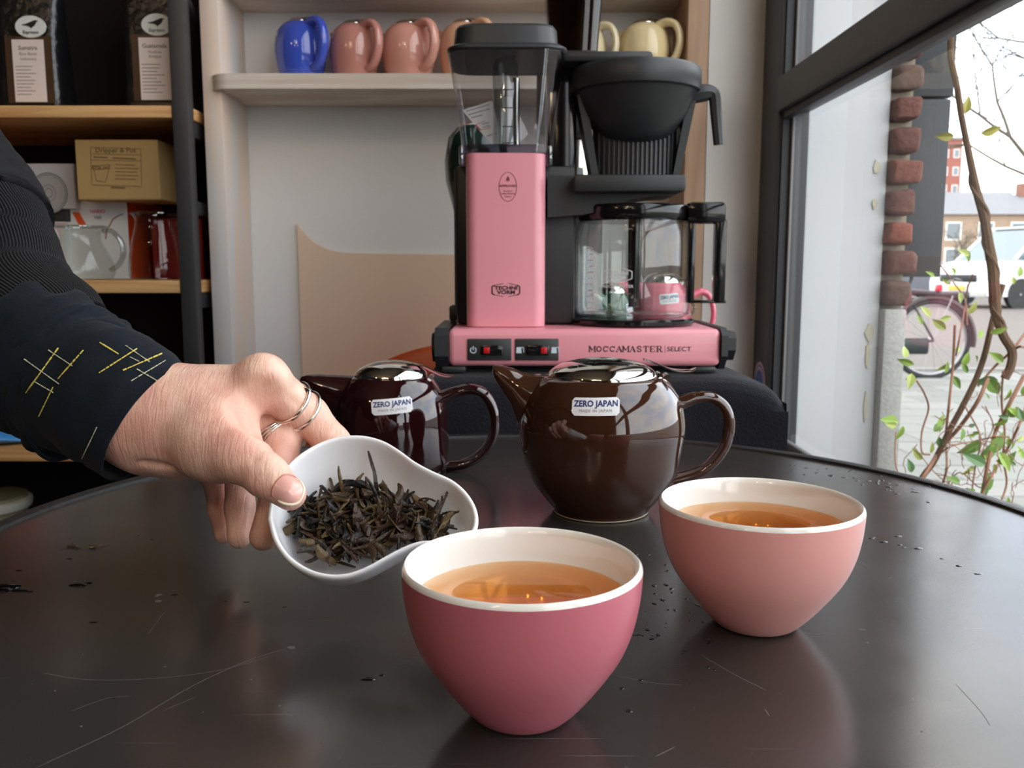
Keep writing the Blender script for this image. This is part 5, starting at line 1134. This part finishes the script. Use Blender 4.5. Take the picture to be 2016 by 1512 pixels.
# tea leaves: each curled leaf its own thing, the rest of the heap one mass
TL = [M('tea_leaf_%d' % i, c, 0.42, bump=(500, 0.9, 0.0012), var=0.45, vscale=260, spec=0.45) for i, c in enumerate([(44, 35, 24), (66, 50, 30), (30, 28, 26), (90, 72, 40), (60, 40, 28)])]
random.seed(17)
def leaf_curl(L, W, bend, twist, curl, thick=.0006):
    m = MB(); n = 12; rings = []; pts = []
    p = Vector((0, 0, 0)); a = 0.0; h = 0.0
    for i in range(n + 1):
        t = i / n; pts.append(p.copy()); a += bend / n * (1 + .6 * math.sin(t * 9 + twist)); h += curl / n
        p = p + Vector((math.cos(a) * math.cos(h), math.sin(a), math.sin(h) * math.cos(a))) * (L / n)
    for i, q in enumerate(pts):
        t = i / n; w = W * (math.sin(math.pi * (.06 + .9 * t)) ** .7) * (1 + .25 * noise.noise(Vector((t * 6, twist * 3, L * 500))))
        d = (pts[min(i + 1, n)] - pts[max(i - 1, 0)]).normalized(); up = Vector((0, 0, 1)); b = d.cross(up).normalized(); c = b.cross(d)
        tw = twist * t; e1 = b * math.cos(tw) + c * math.sin(tw); e2 = c * math.cos(tw) - b * math.sin(tw); ring = []
        for k in range(8):
            th = 2 * math.pi * k / 8; u = math.cos(th); f = .34 * (1 - u * u) if False else .0
            ring.append(q + e1 * (w * u) + e2 * (max(thick, w * .34) * math.sin(th) + w * .55 * (u * u) * math.cos(tw * .5 + 1)))
        rings.append(ring)
    m.loft(rings); cx = sum((v for v in m.v), Vector()) / len(m.v); m.v = [v - cx for v in m.v]; return m
VAR = []
for i in range(14):
    L = random.uniform(.014, .028); VAR.append((leaf_curl(L, random.choice((.0009, .0013, .0018, .0024, .0030)), random.uniform(-2.0, 2.0), random.uniform(-4.5, 4.5), random.uniform(-1.2, 1.2)), i % 5))
first = {}
def place_leaf(px, py, lift, yaw, pitch_, s_=1.0, v=None, roll_=None):
    v = random.randrange(len(VAR)) if v is None else v
    x, y = on_plane(px, py); m_, dk = medial(x, y)
    # find how far out this spot is towards the rim
    best = min(rp, key=lambda p: (Vector((p.x - m_.x, p.y - m_.y)).normalized() - (Vector((x, y)) - m_).normalized()).length if (Vector((x, y)) - m_).length > 1e-6 else 0)
    s0 = min(.97, (Vector((x, y)) - m_).length / max(1e-6, (Vector((best.x, best.y)) - m_).length)); dep = D0 * dk * (1 - s0 ** 4.2) ** .8
    h = lift
    # the spot is seen through the rim plane at (px, py): slide along the sight line to the lifted height
    pos = SCc + su * x + sv * y; r = (pos - CAM).normalized(); want = -(dep - h) if dep - h > 0 else (h - dep)
    pos = pos + r * (want / r.dot(sn)) if abs(r.dot(sn)) > 1e-6 else pos
    if v not in first:
        o = VAR[v][0].build('tea_leaf', TL[VAR[v][1]], None, smooth=60); first[v] = o
    else: o = first[v].copy(); COL.objects.link(o)
    B = Matrix((su, sv, sn)).transposed().to_4x4()
    o.location = pos; o.rotation_euler = (B @ Matrix.Rotation(yaw, 4, 'Z') @ Matrix.Rotation(pitch_, 4, 'Y') @ Matrix.Rotation(random.uniform(0, 6.3) if roll_ is None else roll_, 4, 'X')).to_euler(); o.scale = (s_, s_, s_)
    return tag(o, 'curled dark brown dried tea leaf in the white scoop', 'tea leaf', 'dried tea leaves in the white scoop')
heap = [(575, 1015), (600, 985), (625, 985), (655, 965), (690, 965), (730, 965), (770, 985), (800, 990), (830, 990), (860, 1005), (878, 1015), (885, 1040), (850, 1048), (800, 1052), (760, 1070), (720, 1090), (680, 1104), (640, 1102), (610, 1078), (590, 1042)]
def inside(x, y):
    c = False; n = len(heap)
    for i in range(n):
        (x1, y1), (x2, y2) = heap[i], heap[i - 1]
        if (y1 > y) != (y2 > y) and x < (x2 - x1) * (y - y1) / (y2 - y1) + x1: c = not c
    return c
cnt = 0
while cnt < 112:
    x, y = random.uniform(570, 890), random.uniform(955, 1115)
    if not inside(x, y): continue
    place_leaf(x, y + (6 if y < 1060 else 0), random.uniform(.003, .012) if y < 1060 else random.uniform(.003, .007), random.gauss(.1, .8) + (math.pi if random.random() < .5 else 0), random.gauss(0, .35 if y < 1060 else .12), random.uniform(.75, 1.15) if y < 1065 else random.uniform(.6, .8)); cnt += 1
SPECIAL = {(738, 950): 'thin curled tea leaf standing tallest out of the heap in the white scoop', (578, 1030): 'long bent tea leaf lying apart against the scoop rim nearest the fingers', (880, 1025): 'dark tea leaf farthest towards the spout of the white scoop', (612, 990): 'short forked tea leaf nearest the thumb nail in the white scoop'}
for x, y, ya, pi_, s_ in ((700, 965, 1.2, -.8, 1.0), (715, 968, 1.4, -1.0, 1.1), (738, 950, 1.6, -1.0, 1.1), (755, 962, 1.1, -.9, 1.0), (785, 975, 1.2, -.9, .9), (690, 960, 1.0, -.7, 1.1), (612, 990, 2.3, -.4, .8), (640, 980, .3, -.3, .9), (880, 1025, 1.2, -.4, .9), (870, 1020, 1.3, -.5, .8), (825, 990, 1.0, -.6, .9), (845, 1010, 1.4, -.5, .9), (606, 1064, -.9, 0, .9), (578, 1030, -1.2, .0, 1.1)):
    lf_ = place_leaf(x, y, .011 if y > 975 else .015, ya, pi_, s_ * (1.0 if y > 975 else 1.2))
    if (x, y) in SPECIAL: lf_['label'] = SPECIAL[(x, y)]
hm = MB(); random.seed(44)
hv = []; 
for k in range(170):
    while True:
        x, y = random.uniform(570, 890), random.uniform(960, 1112)
        if inside(x, y): break
    v = random.randrange(len(VAR)); a, b = on_plane(x, y); m_, dk = medial(a, b)
    B = Matrix((su, sv, sn)).transposed().to_4x4(); dep = .010 * dk + random.uniform(0, .006)
    pos = SCc + su * a + sv * b; r = (pos - CAM).normalized(); pos = pos - r * (dep / r.dot(sn)) * -1 if False else pos + r * (-dep / r.dot(sn))
    T_ = Matrix.Translation(pos) @ B @ Matrix.Rotation(random.uniform(0, 6.3), 4, 'Z') @ Matrix.Rotation(random.gauss(0, .3), 4, 'Y') @ Matrix.Rotation(random.uniform(0, 6.3), 4, 'X')
    hm.add([T_ @ q for q in VAR[v][0].v], VAR[v][0].f, random.randrange(5))
o = hm.build('tea_leaf_heap', TL, None, smooth=60); tag(o, 'bottom layer of the heap of dried tea leaves in the white scoop', 'tea leaves', kind='stuff')
for i, (px, py, s_, lb) in enumerate(((142, 1076, .9, 'small reddish brown tea crumb on the table below the sleeve'), (193, 1077, 1.0, 'larger olive brown tea crumb on the table below the sleeve'))):
    p = PZ(px, py, TZ); mb = MB(); random.seed(60 + i)
    for k in range(5):
        v = VAR[random.randrange(14)][0]; T_ = Matrix.Translation((random.uniform(-.004, .004), random.uniform(-.003, .003), .0012)) @ Matrix.Rotation(random.uniform(0, 6), 4, 'Z') @ Matrix.Scale(.38, 4); mb.add([T_ @ Vector((q.x, q.y, q.z * .4)) for q in v.v], v.f)
    z0 = min(v.z for v in mb.v); mb.v = [v - Vector((0, 0, z0 - .0002)) for v in mb.v]
    o = mb.build('tea_crumb', TL[(4, 3)[i]], None, smooth=60); o.location = (p.x, p.y, TZ); tag(o, lb, 'tea crumb', 'tea crumbs on the table')
# ------------------------------------------------------------------ the person: arm, sleeves, vest, hand
def surface_nets(F, org, h):
    """smooth surface where the distance field F is zero"""
    s = F < 0; nx, ny, nz = F.shape
    corners = [(i, j, k) for i in (0, 1) for j in (0, 1) for k in (0, 1)]
    def sub(A, c): return A[c[0]:nx - 1 + c[0], c[1]:ny - 1 + c[1], c[2]:nz - 1 + c[2]]
    cnt = sum(sub(s, c).astype(np.int8) for c in corners); act = (cnt > 0) & (cnt < 8)
    idx = -np.ones(act.shape, np.int64); ii = np.argwhere(act); idx[act] = np.arange(len(ii))
    pos = np.zeros((len(ii), 3)); n = np.zeros(len(ii))
    for a in corners:
        for ax in range(3):
            if a[ax]: continue
            b = list(a); b[ax] = 1
            fa = F[ii[:, 0] + a[0], ii[:, 1] + a[1], ii[:, 2] + a[2]]; fb = F[ii[:, 0] + b[0], ii[:, 1] + b[1], ii[:, 2] + b[2]]
            cr = (fa < 0) != (fb < 0); t = np.where(cr, fa / np.where(cr, fa - fb, 1), 0)
            for d in range(3): pos[:, d] += np.where(cr, a[d] + (t if d == ax else 0), 0)
            n += cr
    V = (ii + pos / n[:, None]) * h + org; faces = []
    for ax in range(3):
        u, w = [(1, 2), (2, 0), (0, 1)][ax]
        sl0 = [slice(None)] * 3; sl1 = [slice(None)] * 3; sl0[ax] = slice(0, -1); sl1[ax] = slice(1, None)
        e = np.argwhere(s[tuple(sl0)] != s[tuple(sl1)])
        e = e[(e[:, u] > 0) & (e[:, w] > 0) & (e[:, u] < F.shape[u] - 1) & (e[:, w] < F.shape[w] - 1)]
        def cell(du, dw): c = e.copy(); c[:, u] -= du; c[:, w] -= dw; return idx[c[:, 0], c[:, 1], c[:, 2]]
        q = np.stack([cell(1, 1), cell(0, 1), cell(0, 0), cell(1, 0)], 1)
        ins = s[e[:, 0], e[:, 1], e[:, 2]]; q[~ins] = q[~ins][:, ::-1]; faces.append(q[(q >= 0).all(1)])
    return V, np.concatenate(faces)
def smin(a, b, k):
    h = np.clip(.5 + .5 * (b - a) / k, 0, 1); return b + (a - b) * h - k * h * (1 - h)
class Field:
    def __init__(s, lo, hi, h):
        s.h = h; s.org = np.array(lo); n = [int((b - a) / h) + 1 for a, b in zip(lo, hi)]
        s.X, s.Y, s.Z = [g.astype(np.float32) for g in np.meshgrid(*[lo[i] + np.arange(n[i]) * h for i in range(3)], indexing='ij')]
        s.F = np.full(n, 1.0, np.float32)
    def cone(s, a, b, ra, rb, sq=None):
        """distance to a tapered limb; sq = (direction, factor) flattens it"""
        a = np.array(a, float); b = np.array(b, float); d = b - a; L = d @ d
        px, py, pz = s.X - a[0], s.Y - a[1], s.Z - a[2]
        t = np.clip((px * d[0] + py * d[1] + pz * d[2]) / L, 0, 1)
        qx, qy, qz = px - t * d[0], py - t * d[1], pz - t * d[2]
        if sq:
            n = np.array(sq[0], float); n /= np.linalg.norm(n); m = (qx * n[0] + qy * n[1] + qz * n[2]) * (sq[1] - 1); qx, qy, qz = qx + m * n[0], qy + m * n[1], qz + m * n[2]
        return np.sqrt(qx * qx + qy * qy + qz * qz) - (ra + t * (rb - ra))
    def ball(s, c, r): return np.sqrt((s.X - c[0]) ** 2 + (s.Y - c[1]) ** 2 + (s.Z - c[2]) ** 2) - r
    def mesh(s): return surface_nets(s.F, s.org, s.h)
def A(px, py, Y): return tuple(P(px, py, Y))
person = thing('person', 'person in black knit and dark teal shirt reaching in to hold out the tea scoop', 'person', (-0.42, 0.62, 0.0)); PO = Vector((-0.42, 0.62, 0.0))
fld = Field((-0.31, 0.40, 0.764), (-0.062, 0.60, 0.962), .0010)
c = fld.cone
# forearm, wrist, palm
arm = c(A(60, 700, .53), A(300, 828, .495), .034, .0265, ((0.5, 0, 0.8), 1.0))
wrist = c(A(300, 826, .495), A(400, 815, .492), .0265, .0245)
F = smin(arm, wrist, .02)
IM = A(520, 752, .490); MM = A(478, 775, .517); RM = A(440, 812, .540); PM = A(400, 868, .556)
for e, r0, r1 in ((IM, .0235, .0128), (MM, .0235, .0135), (RM, .0235, .0135), (PM, .0230, .0125)): F = smin(F, c(A(335, 824, .497), e, r0, r1), .012)
F = smin(F, c(A(380, 850, .485), A(430, 872, .470), .0245, .0205), .014)      # ball of the thumb
TMp = A(470, 893, .457); TIp = A(526, 938, .446); TTp = A(571, 973, .4385)
th = smin(c(A(430, 868, .470), TMp, .0205, .0135), c(TMp, TIp, .0130, .0108), .008); th = smin(th, c(TIp, TTp, .0108, .0082, ((0.3, -1, .35), 1.12)), .004)
F = smin(F, th, .010)
web = c(A(440, 845, .472), A(482, 775, .490), .0075, .0075); F = smin(F, web, .010)
def finger(pts, rs, k=.004):
    f = None
    for i in range(len(pts) - 1):
        s_ = c(pts[i], pts[i + 1], rs[i], rs[i + 1]); f = s_ if f is None else smin(f, s_, k)
    return f
idx_p = [IM, A(607, 818, .512), A(655, 872, .506), A(688, 908, .498)]
mid_p = [MM, A(553, 868, .506), A(545, 985, .484), A(519, 1056, .472)]
rin_p = [RM, A(474, 925, .528), A(472, 1000, .510), A(471, 1056, .498)]
pin_p = [PM, A(424, 935, .546), A(436, 1005, .530), A(443, 1050, .520)]
fi = finger(idx_p, [.0132, .0112, .0098, .0085]); fm = finger(mid_p, [.0132, .0112, .0092, .0078]); fr = finger(rin_p, [.0125, .0098, .0082, .0070]); fp = finger(pin_p, [.0110, .0085, .0074, .0063])
fing = smin(smin(fi, fm, .0012), smin(fr, fp, .0012), .0012)
F = smin(F, fing, .0055)
# knuckle, tendon and crease relief
F = smin(F, fld.ball(A(515, 742, .487), .0105), .010)
# hollow between thumb and forefinger, then creases
F = -smin(-F, fld.ball(A(519, 803, .4655), .0165), .006)
def groove(pts, w, d):
    global F
    g = None
    for p, q in zip(pts[:-1], pts[1:]):
        s_ = c(A(*p), A(*q), 0, 0); g = s_ if g is None else np.minimum(g, s_)
    F = F + d * np.exp(-(g / w) ** 2)
for pts, w, d in (([(500, 944, .437), (520, 922, .434), (540, 897, .438)], .0016, .0009), ([(514, 952, .436), (530, 932, .433), (545, 908, .437)], .0014, .0007), ([(482, 925, .442), (505, 905, .440)], .0016, .0006),
                  ([(240, 890, .478), (300, 905, .470), (380, 912, .466), (440, 926, .462)], .0032, .0034),
                  ([(247, 853, .471), (268, 880, .474), (286, 894, .477)], .0016, .0011), ([(274, 848, .470), (299, 882, .472), (318, 899, .476)], .0016, .0011), ([(300, 845, .469), (324, 878, .471), (345, 900, .474)], .0016, .0010), ([(340, 842, .466), (362, 874, .467), (384, 898, .470)], .0016, .0009), ([(372, 850, .460), (392, 878, .460), (410, 898, .463)], .0015, .0006),
                  ([(640, 868, .498), (668, 846, .500)], .0014, .0008), ([(648, 878, .497), (676, 856, .499)], .0014, .0006), ([(560, 775, .482), (590, 800, .495)], .0016, .0006)):
    groove(pts, w, d)
fld.F = F; V, Q_ = fld.mesh()
me = bpy.data.meshes.new('hand'); me.from_pydata([tuple(v - np.array(PO)) for v in V], [], [tuple(int(i) for i in q) for q in Q_]); me.validate()
bm = bmesh.new(); bm.from_mesh(me); 
# keep the one continuous body
for it in range(3): bmesh.ops.smooth_vert(bm, verts=bm.verts, factor=.5, use_axis_x=True, use_axis_y=True, use_axis_z=True)
bmesh.ops.recalc_face_normals(bm, faces=bm.faces)
for f in bm.faces: f.smooth = True
bm.to_mesh(me); bm.free()
V = np.array([tuple(v.co) for v in me.vertices]) + np.array(PO); Q_ = [tuple(p.vertices) for p in me.polygons]
def skin_mat():
    m = M('skin', (226, 172, 150), 0.42, sss=0.06, spec=0.4); nt = m.node_tree; b = nt.nodes['Principled BSDF']; L = nt.links.new
    tc = nt.nodes.new('ShaderNodeTexCoord')
    n1 = nt.nodes.new('ShaderNodeTexNoise'); n1.inputs['Scale'].default_value = 55; n1.inputs['Detail'].default_value = 5; L(tc.outputs['Object'], n1.inputs['Vector'])
    cr = nt.nodes.new('ShaderNodeValToRGB'); cr.color_ramp.elements[0].position = .35; cr.color_ramp.elements[0].color = lin((216, 160, 142)) + (1,); cr.color_ramp.elements[1].position = .66; cr.color_ramp.elements[1].color = lin((236, 194, 172)) + (1,)
    L(n1.outputs['Fac'], cr.inputs[0]); L(cr.outputs[0], b.inputs['Base Color'])
    # fine skin wrinkles running across the wrist and fingers
    mp = nt.nodes.new('ShaderNodeMapping'); mp.inputs['Rotation'].default_value = (0, math.radians(12), 0); mp.inputs['Scale'].default_value = (520, 120, 90); L(tc.outputs['Object'], mp.inputs['Vector'])
    n2 = nt.nodes.new('ShaderNodeTexNoise'); n2.inputs['Scale'].default_value = 1; n2.inputs['Detail'].default_value = 3; n2.inputs['Distortion'].default_value = .5; L(mp.outputs[0], n2.inputs['Vector'])
    n3 = nt.nodes.new('ShaderNodeTexVoronoi'); n3.inputs['Scale'].default_value = 650; L(tc.outputs['Object'], n3.inputs['Vector'])
    b1 = nt.nodes.new('ShaderNodeBump'); b1.inputs['Strength'].default_value = .45; b1.inputs['Distance'].default_value = .0012; L(n2.outputs['Fac'], b1.inputs['Height'])
    b2 = nt.nodes.new('ShaderNodeBump'); b2.inputs['Strength'].default_value = .15; b2.inputs['Distance'].default_value = .0005; L(n3.outputs['Distance'], b2.inputs['Height']); L(b1.outputs[0], b2.inputs['Normal']); L(b2.outputs[0], b.inputs['Normal'])
    return m
SKIN = skin_mat(); me.materials.append(SKIN)
hand = bpy.data.objects.new('hand', me); COL.objects.link(hand); hand.parent = person; hand['label'] = 'bare hand with forearm, thumb on the scoop rim and fingers curled below'
BV = BVHTree.FromPolygons([Vector(v) for v in V.tolist()], [tuple(int(i) for i in q) for q in Q_])
def on_surface(bv, px, py, lift):
    r = ray(px, py).normalized(); h = bv.ray_cast(CAM, r)
    return None if h[0] is None else h[0] - r * lift
# thumb nail
nail_c = (568, 968); nail_o = [(536, 975), (538, 962), (545, 950), (556, 940), (567, 938), (580, 943), (590, 953), (594, 964), (591, 976), (584, 987), (570, 991), (552, 987)]
nail_o = [(568 + (x - 566) * 1.04, 965 + (y - 965) * 1.06) for x, y in nail_o]
no_ = spline([(x, y, 0) for x, y in nail_o + nail_o[:1]], 3)[:-1]; vs = []; ok = True
rad = [0.0, .3, .6, .85, 1.0]
for s_ in rad:
    for p in no_:
        q = on_surface(BV, nail_c[0] + (p.x - nail_c[0]) * s_, nail_c[1] + (p.y - nail_c[1]) * s_, .0009 * (1.1 - s_ ** 2) + .0003)
        if q is None: q = vs[-len(no_)] if len(vs) >= len(no_) else Vector(TTp)
        vs.append(q)
n = len(no_); fs = [(j * n + k, j * n + (k + 1) % n, (j + 1) * n + (k + 1) % n, (j + 1) * n + k) for j in range(len(rad) - 1) for k in range(n)]
MB().add(vs, fs).build('thumb_nail', M('nail', (232, 176, 164), 0.2, coat=.4, bump=(260, .12, .0004)), person, PO, smooth=80)
edge = [no_[k] for k in range(len(no_))]
def rim_tube(sel, r, name, mat, lift):
    pts = [on_surface(BV, nail_c[0] + (p.x - nail_c[0]) * 1.03, nail_c[1] + (p.y - nail_c[1]) * 1.03, lift) for p in sel]; pts = [p for p in pts if p is not None]
    if len(pts) > 3: MB().tube(pts, [r * .4] + [r] * (len(pts) - 2) + [r * .5], 6, flat=.6, up=(0, -1, .3)).build(name, mat, person, PO, smooth=80)
fold = [p for p in edge if p.x < 586 and p.y < 968 or p.x < 545]
fold.sort(key=lambda p: math.atan2(p.y - nail_c[1], p.x - nail_c[0]) % (2 * math.pi) if math.atan2(p.y - nail_c[1], p.x - nail_c[0]) % (2 * math.pi) > 1.0 else 9)
rim_tube(fold, .0008, 'nail_fold', M('nail_fold_skin', (206, 138, 122), .5), .0001)
free = [p for p in edge if not (p.x < 586 and p.y < 968 or p.x < 545)]
free.sort(key=lambda p: -((math.atan2(p.y - nail_c[1], p.x - nail_c[0]) + math.pi) % (2 * math.pi)))
rim_tube(free, .0008, 'nail_tip', M('nail_white', (240, 226, 200), .3), .0006)
# rings
def ring(ctr, axis, R, r, name, mat, flat_=1.0, n=32):
    a = Vector(axis).normalized(); u = a.orthogonal().normalized(); v = a.cross(u)
    return MB().tube([Vector(ctr) + (u * math.cos(t) + v * math.sin(t)) * R for t in [2 * math.pi * k / n for k in range(n)]], r, 8, closed=True, up=a, flat=flat_).build(name, mat, person, PO, smooth=60)
def along(p, t): return Vector(p[0]) + (Vector(p[1]) - Vector(p[0])) * t
ax = Vector(idx_p[1]) - Vector(idx_p[0])
ring(along(idx_p, .60), ax, .0130, .0013, 'finger_ring', SILVER); ring(along(idx_p, .86), ax, .0125, .0013, 'finger_ring', SILVER)
st_ = along(idx_p, .72) + (Vector((0.55, -.35, .75)).normalized() * .0126); 
MB().box(-.0022, -.002, -.0022, .0022, .002, .0022, .0004).xf(Matrix.Translation(st_) @ Matrix.Rotation(.6, 4, 'Y')).build('ring_stone', SILVER, person, PO)
ax = Vector(mid_p[1]) - Vector(mid_p[0])
for t in (.80, .86, .92): ring(along(mid_p, t), ax + Vector((0.01 * (t - .86), 0, .02 * (t - .86) * 5)), .0122, .0010, 'finger_ring', SILVER)
ax = Vector(pin_p[1]) - Vector(pin_p[0]) + Vector((0, 0, -.02))
DKR = M('dark_silver', (70, 64, 60), 0.3, 1.0)
for t in (.78, .88, .98): ring(along(pin_p, t), ax, .0104, .0012, 'dark_finger_ring', DKR)

# sleeves as cloth tubes with folds
TEAL = M('dark_teal_shirt', (17, 24, 31), 0.85, bump=(700, .35, .0006), var=.15, vscale=40, sheen=.04, spec=.15)
def knit_mat():
    m = M('black_rib_knit', (34, 34, 36), .95, sheen=.05, spec=.1); nt = m.node_tree; b = nt.nodes['Principled BSDF']; L = nt.links.new
    uv = nt.nodes.new('ShaderNodeUVMap'); mp = nt.nodes.new('ShaderNodeMapping'); mp.inputs['Scale'].default_value = (1, 1, 1); L(uv.outputs[0], mp.inputs[0])
    wv = nt.nodes.new('ShaderNodeTexWave'); wv.bands_direction = 'X'; wv.inputs['Scale'].default_value = 46; wv.inputs['Distortion'].default_value = .6; wv.inputs['Detail'].default_value = 2; wv.inputs['Detail Scale'].default_value = 4; L(mp.outputs[0], wv.inputs[0])
    bp = nt.nodes.new('ShaderNodeBump'); bp.inputs['Strength'].default_value = .8; bp.inputs['Distance'].default_value = .002; L(wv.outputs['Fac'], bp.inputs['Height']); L(bp.outputs[0], b.inputs['Normal'])
    cr = nt.nodes.new('ShaderNodeValToRGB'); cr.color_ramp.elements[0].color = lin((12, 12, 13)) + (1,); cr.color_ramp.elements[1].color = lin((30, 30, 31)) + (1,); L(wv.outputs['Fac'], cr.inputs[0]); L(cr.outputs[0], b.inputs['Base Color'])
    return m
KNIT = knit_mat()
def sleeve(name, mat, pts, rx, ry, folds, seed, thick=.0016, nu=64, steps=9):
    """cloth tube: rx radius in the picture plane, ry in depth; folds = (depth, frequency)"""
    pts = spline(pts, steps); n = len(pts); rx = lerp1(rx, n); ry = lerp1(ry, n); rings = []
    for i, p in enumerate(pts):
        d = (pts[min(i + 1, n - 1)] - pts[max(i - 1, 0)]).normalized(); a = Vector((0, 1, 0)) - d * d.y; a.normalize(); b = d.cross(a)
        ring = []
        for k in range(nu):
            th = 2 * math.pi * k / nu; f = folds[0] * noise.noise(Vector((math.cos(th) * 1.3 + i * folds[1] * .6, math.sin(th) * 1.3 + seed, i * folds[1]))) + folds[0] * .5 * noise.noise(Vector((math.cos(th) * 3, math.sin(th) * 3 + seed, i * folds[1] * 2)))
            ring.append(p + a * math.cos(th) * (ry[i] + f) + b * math.sin(th) * (rx[i] + f))
        rings.append(ring)
    inner = [[q + (pts[i] - q).normalized() * thick for q in rings[i]] for i in range(n - 1, max(-1, n - 14), -1)]
    m = MB().loft(rings + inner, cap=False); o = m.build(name, mat, person, PO, smooth=80)
    uvl = o.data.uv_layers.new(name='UVMap')
    for poly in o.data.polygons:
        ks = [o.data.loops[l].vertex_index for l in poly.loop_indices]; us = [(v % nu) / nu for v in ks]; mxu = max(us)
        for l, v, u in zip(poly.loop_indices, ks, us): uvl.data[l].uv = ((u + 1 if mxu - u > .5 else u), (v // nu) / n)
    return o, m
def B3(px, py, Y): return Vector(P(px, py, Y))
so, sm_ = sleeve('shirt_cuff', TEAL, [B3(20, 690, .54), B3(90, 735, .525), B3(165, 760, .51), B3(232, 790, .50), B3(298, 836, .495)], [.040, .0405, .0405, .0395, .0385], [.036, .036, .036, .035, .034], (.0022, .22), 2.0)
s2, _m = sleeve('shirt_sleeve', TEAL, [B3(-60, 600, .56), B3(10, 670, .545), B3(80, 705, .53), B3(140, 745, .52), B3(176, 772, .512)], [.044, .046, .0455, .0445, .0432], [.04, .04, .04, .039, .038], (.0045, .30), 5.0)
sleeve('knit_sleeve', KNIT, [B3(-150, 370, .615), B3(-78, 430, .592), B3(-50, 472, .583), B3(-32, 525, .575), B3(4, 605, .56), B3(58, 664, .545), B3(86, 698, .54)], [.052, .048, .0472, .0468, .0465, .0462, .0455], [.05, .048, .047, .046, .045, .044, .043], (.0016, .12), 8.0)
# stitched lines on the shirt
BV2 = BVHTree.FromPolygons([v for v in sm_.v] , sm_.f); BV3 = BVHTree.FromPolygons([v for v in _m.v], _m.f)
def stitches(name, mat, lines, w):
    m = MB(); random.seed(len(lines))
    for (x0, y0), (x1, y1) in lines:
        x0, y0, x1, y1 = x0 / 3.36, 600 + y0 / 3.36, x1 / 3.36, 600 + y1 / 3.36; L = math.hypot(x1 - x0, y1 - y0); t = 0
        while t < L - 2:
            d = random.uniform(5, 13); e = min(L, t + d); pts = []
            for k in range(4):
                u = (t + (e - t) * k / 3) / L; px, py = x0 + (x1 - x0) * u, y0 + (y1 - y0) * u
                a = on_surface(BV2, px, py, .0005); b = on_surface(BV3, px, py, .0005)
                c_ = [q for q in (a, b) if q is not None]
                if c_: pts.append(min(c_, key=lambda q: (q - CAM).length))
            if len(pts) == 4: m.tube(pts, w * random.uniform(.7, 1.15), 5)
            t = e + random.uniform(.8, 2.0)
    m.build(name, mat, person, PO, smooth=60)['kind'] = 'stuff'
stitches('yellow_stitching', M('yellow_thread', (206, 186, 84), .7), [((385, 285), (165, 590)), ((550, 300), (378, 495)), ((350, 545), (255, 740)), ((660, 250), (790, 330)), ((905, 290), (655, 450)), ((1070, 322), (810, 435))], .00042)
stitches('pale_stitching', M('pale_thread', (190, 190, 160), .7), [((320, 300), (478, 405)), ((160, 360), (390, 525)), ((230, 510), (350, 580)), ((830, 268), (990, 378)), ((860, 345), (920, 375)), ((1095, 367), (865, 505)), ((905, 425), (1060, 515)), ((640, 810), (540, 1020))], .00032)
# quilted vest: shoulder and chest beyond the frame
VEST = M('black_quilted_vest', (18, 18, 20), .75, spec=.25, bump=(70, .6, .004), var=.2, vscale=20)
sleeve('vest_armhole', VEST, [B3(-230, 300, .64), B3(-130, 385, .61), B3(-74, 430, .592), B3(-50, 468, .583)], [.075, .060, .0525, .0492], [.07, .058, .052, .049], (.0022, .5), 3.0, thick=.004)
fv = Field((-0.95, 0.42, 0.55), (-0.24, 0.98, 1.36), .006); c = fv.cone
v1 = c(A(-260, 380, .64), A(-360, 360, .66), .070, .085); v1 = smin(v1, c((-.62, .70, 1.24), (-.62, .72, .62), .135, .15, ((1, 0, 0), .95)), .06); 
fv.F = v1 + .004 * np.sin(fv.Z * 110).astype(np.float32); Vv, Qv = fv.mesh()
MB().add([tuple(v) for v in Vv.tolist()], [tuple(int(i) for i in q) for q in Qv]).build('quilted_vest', VEST, person, PO, smooth=80)
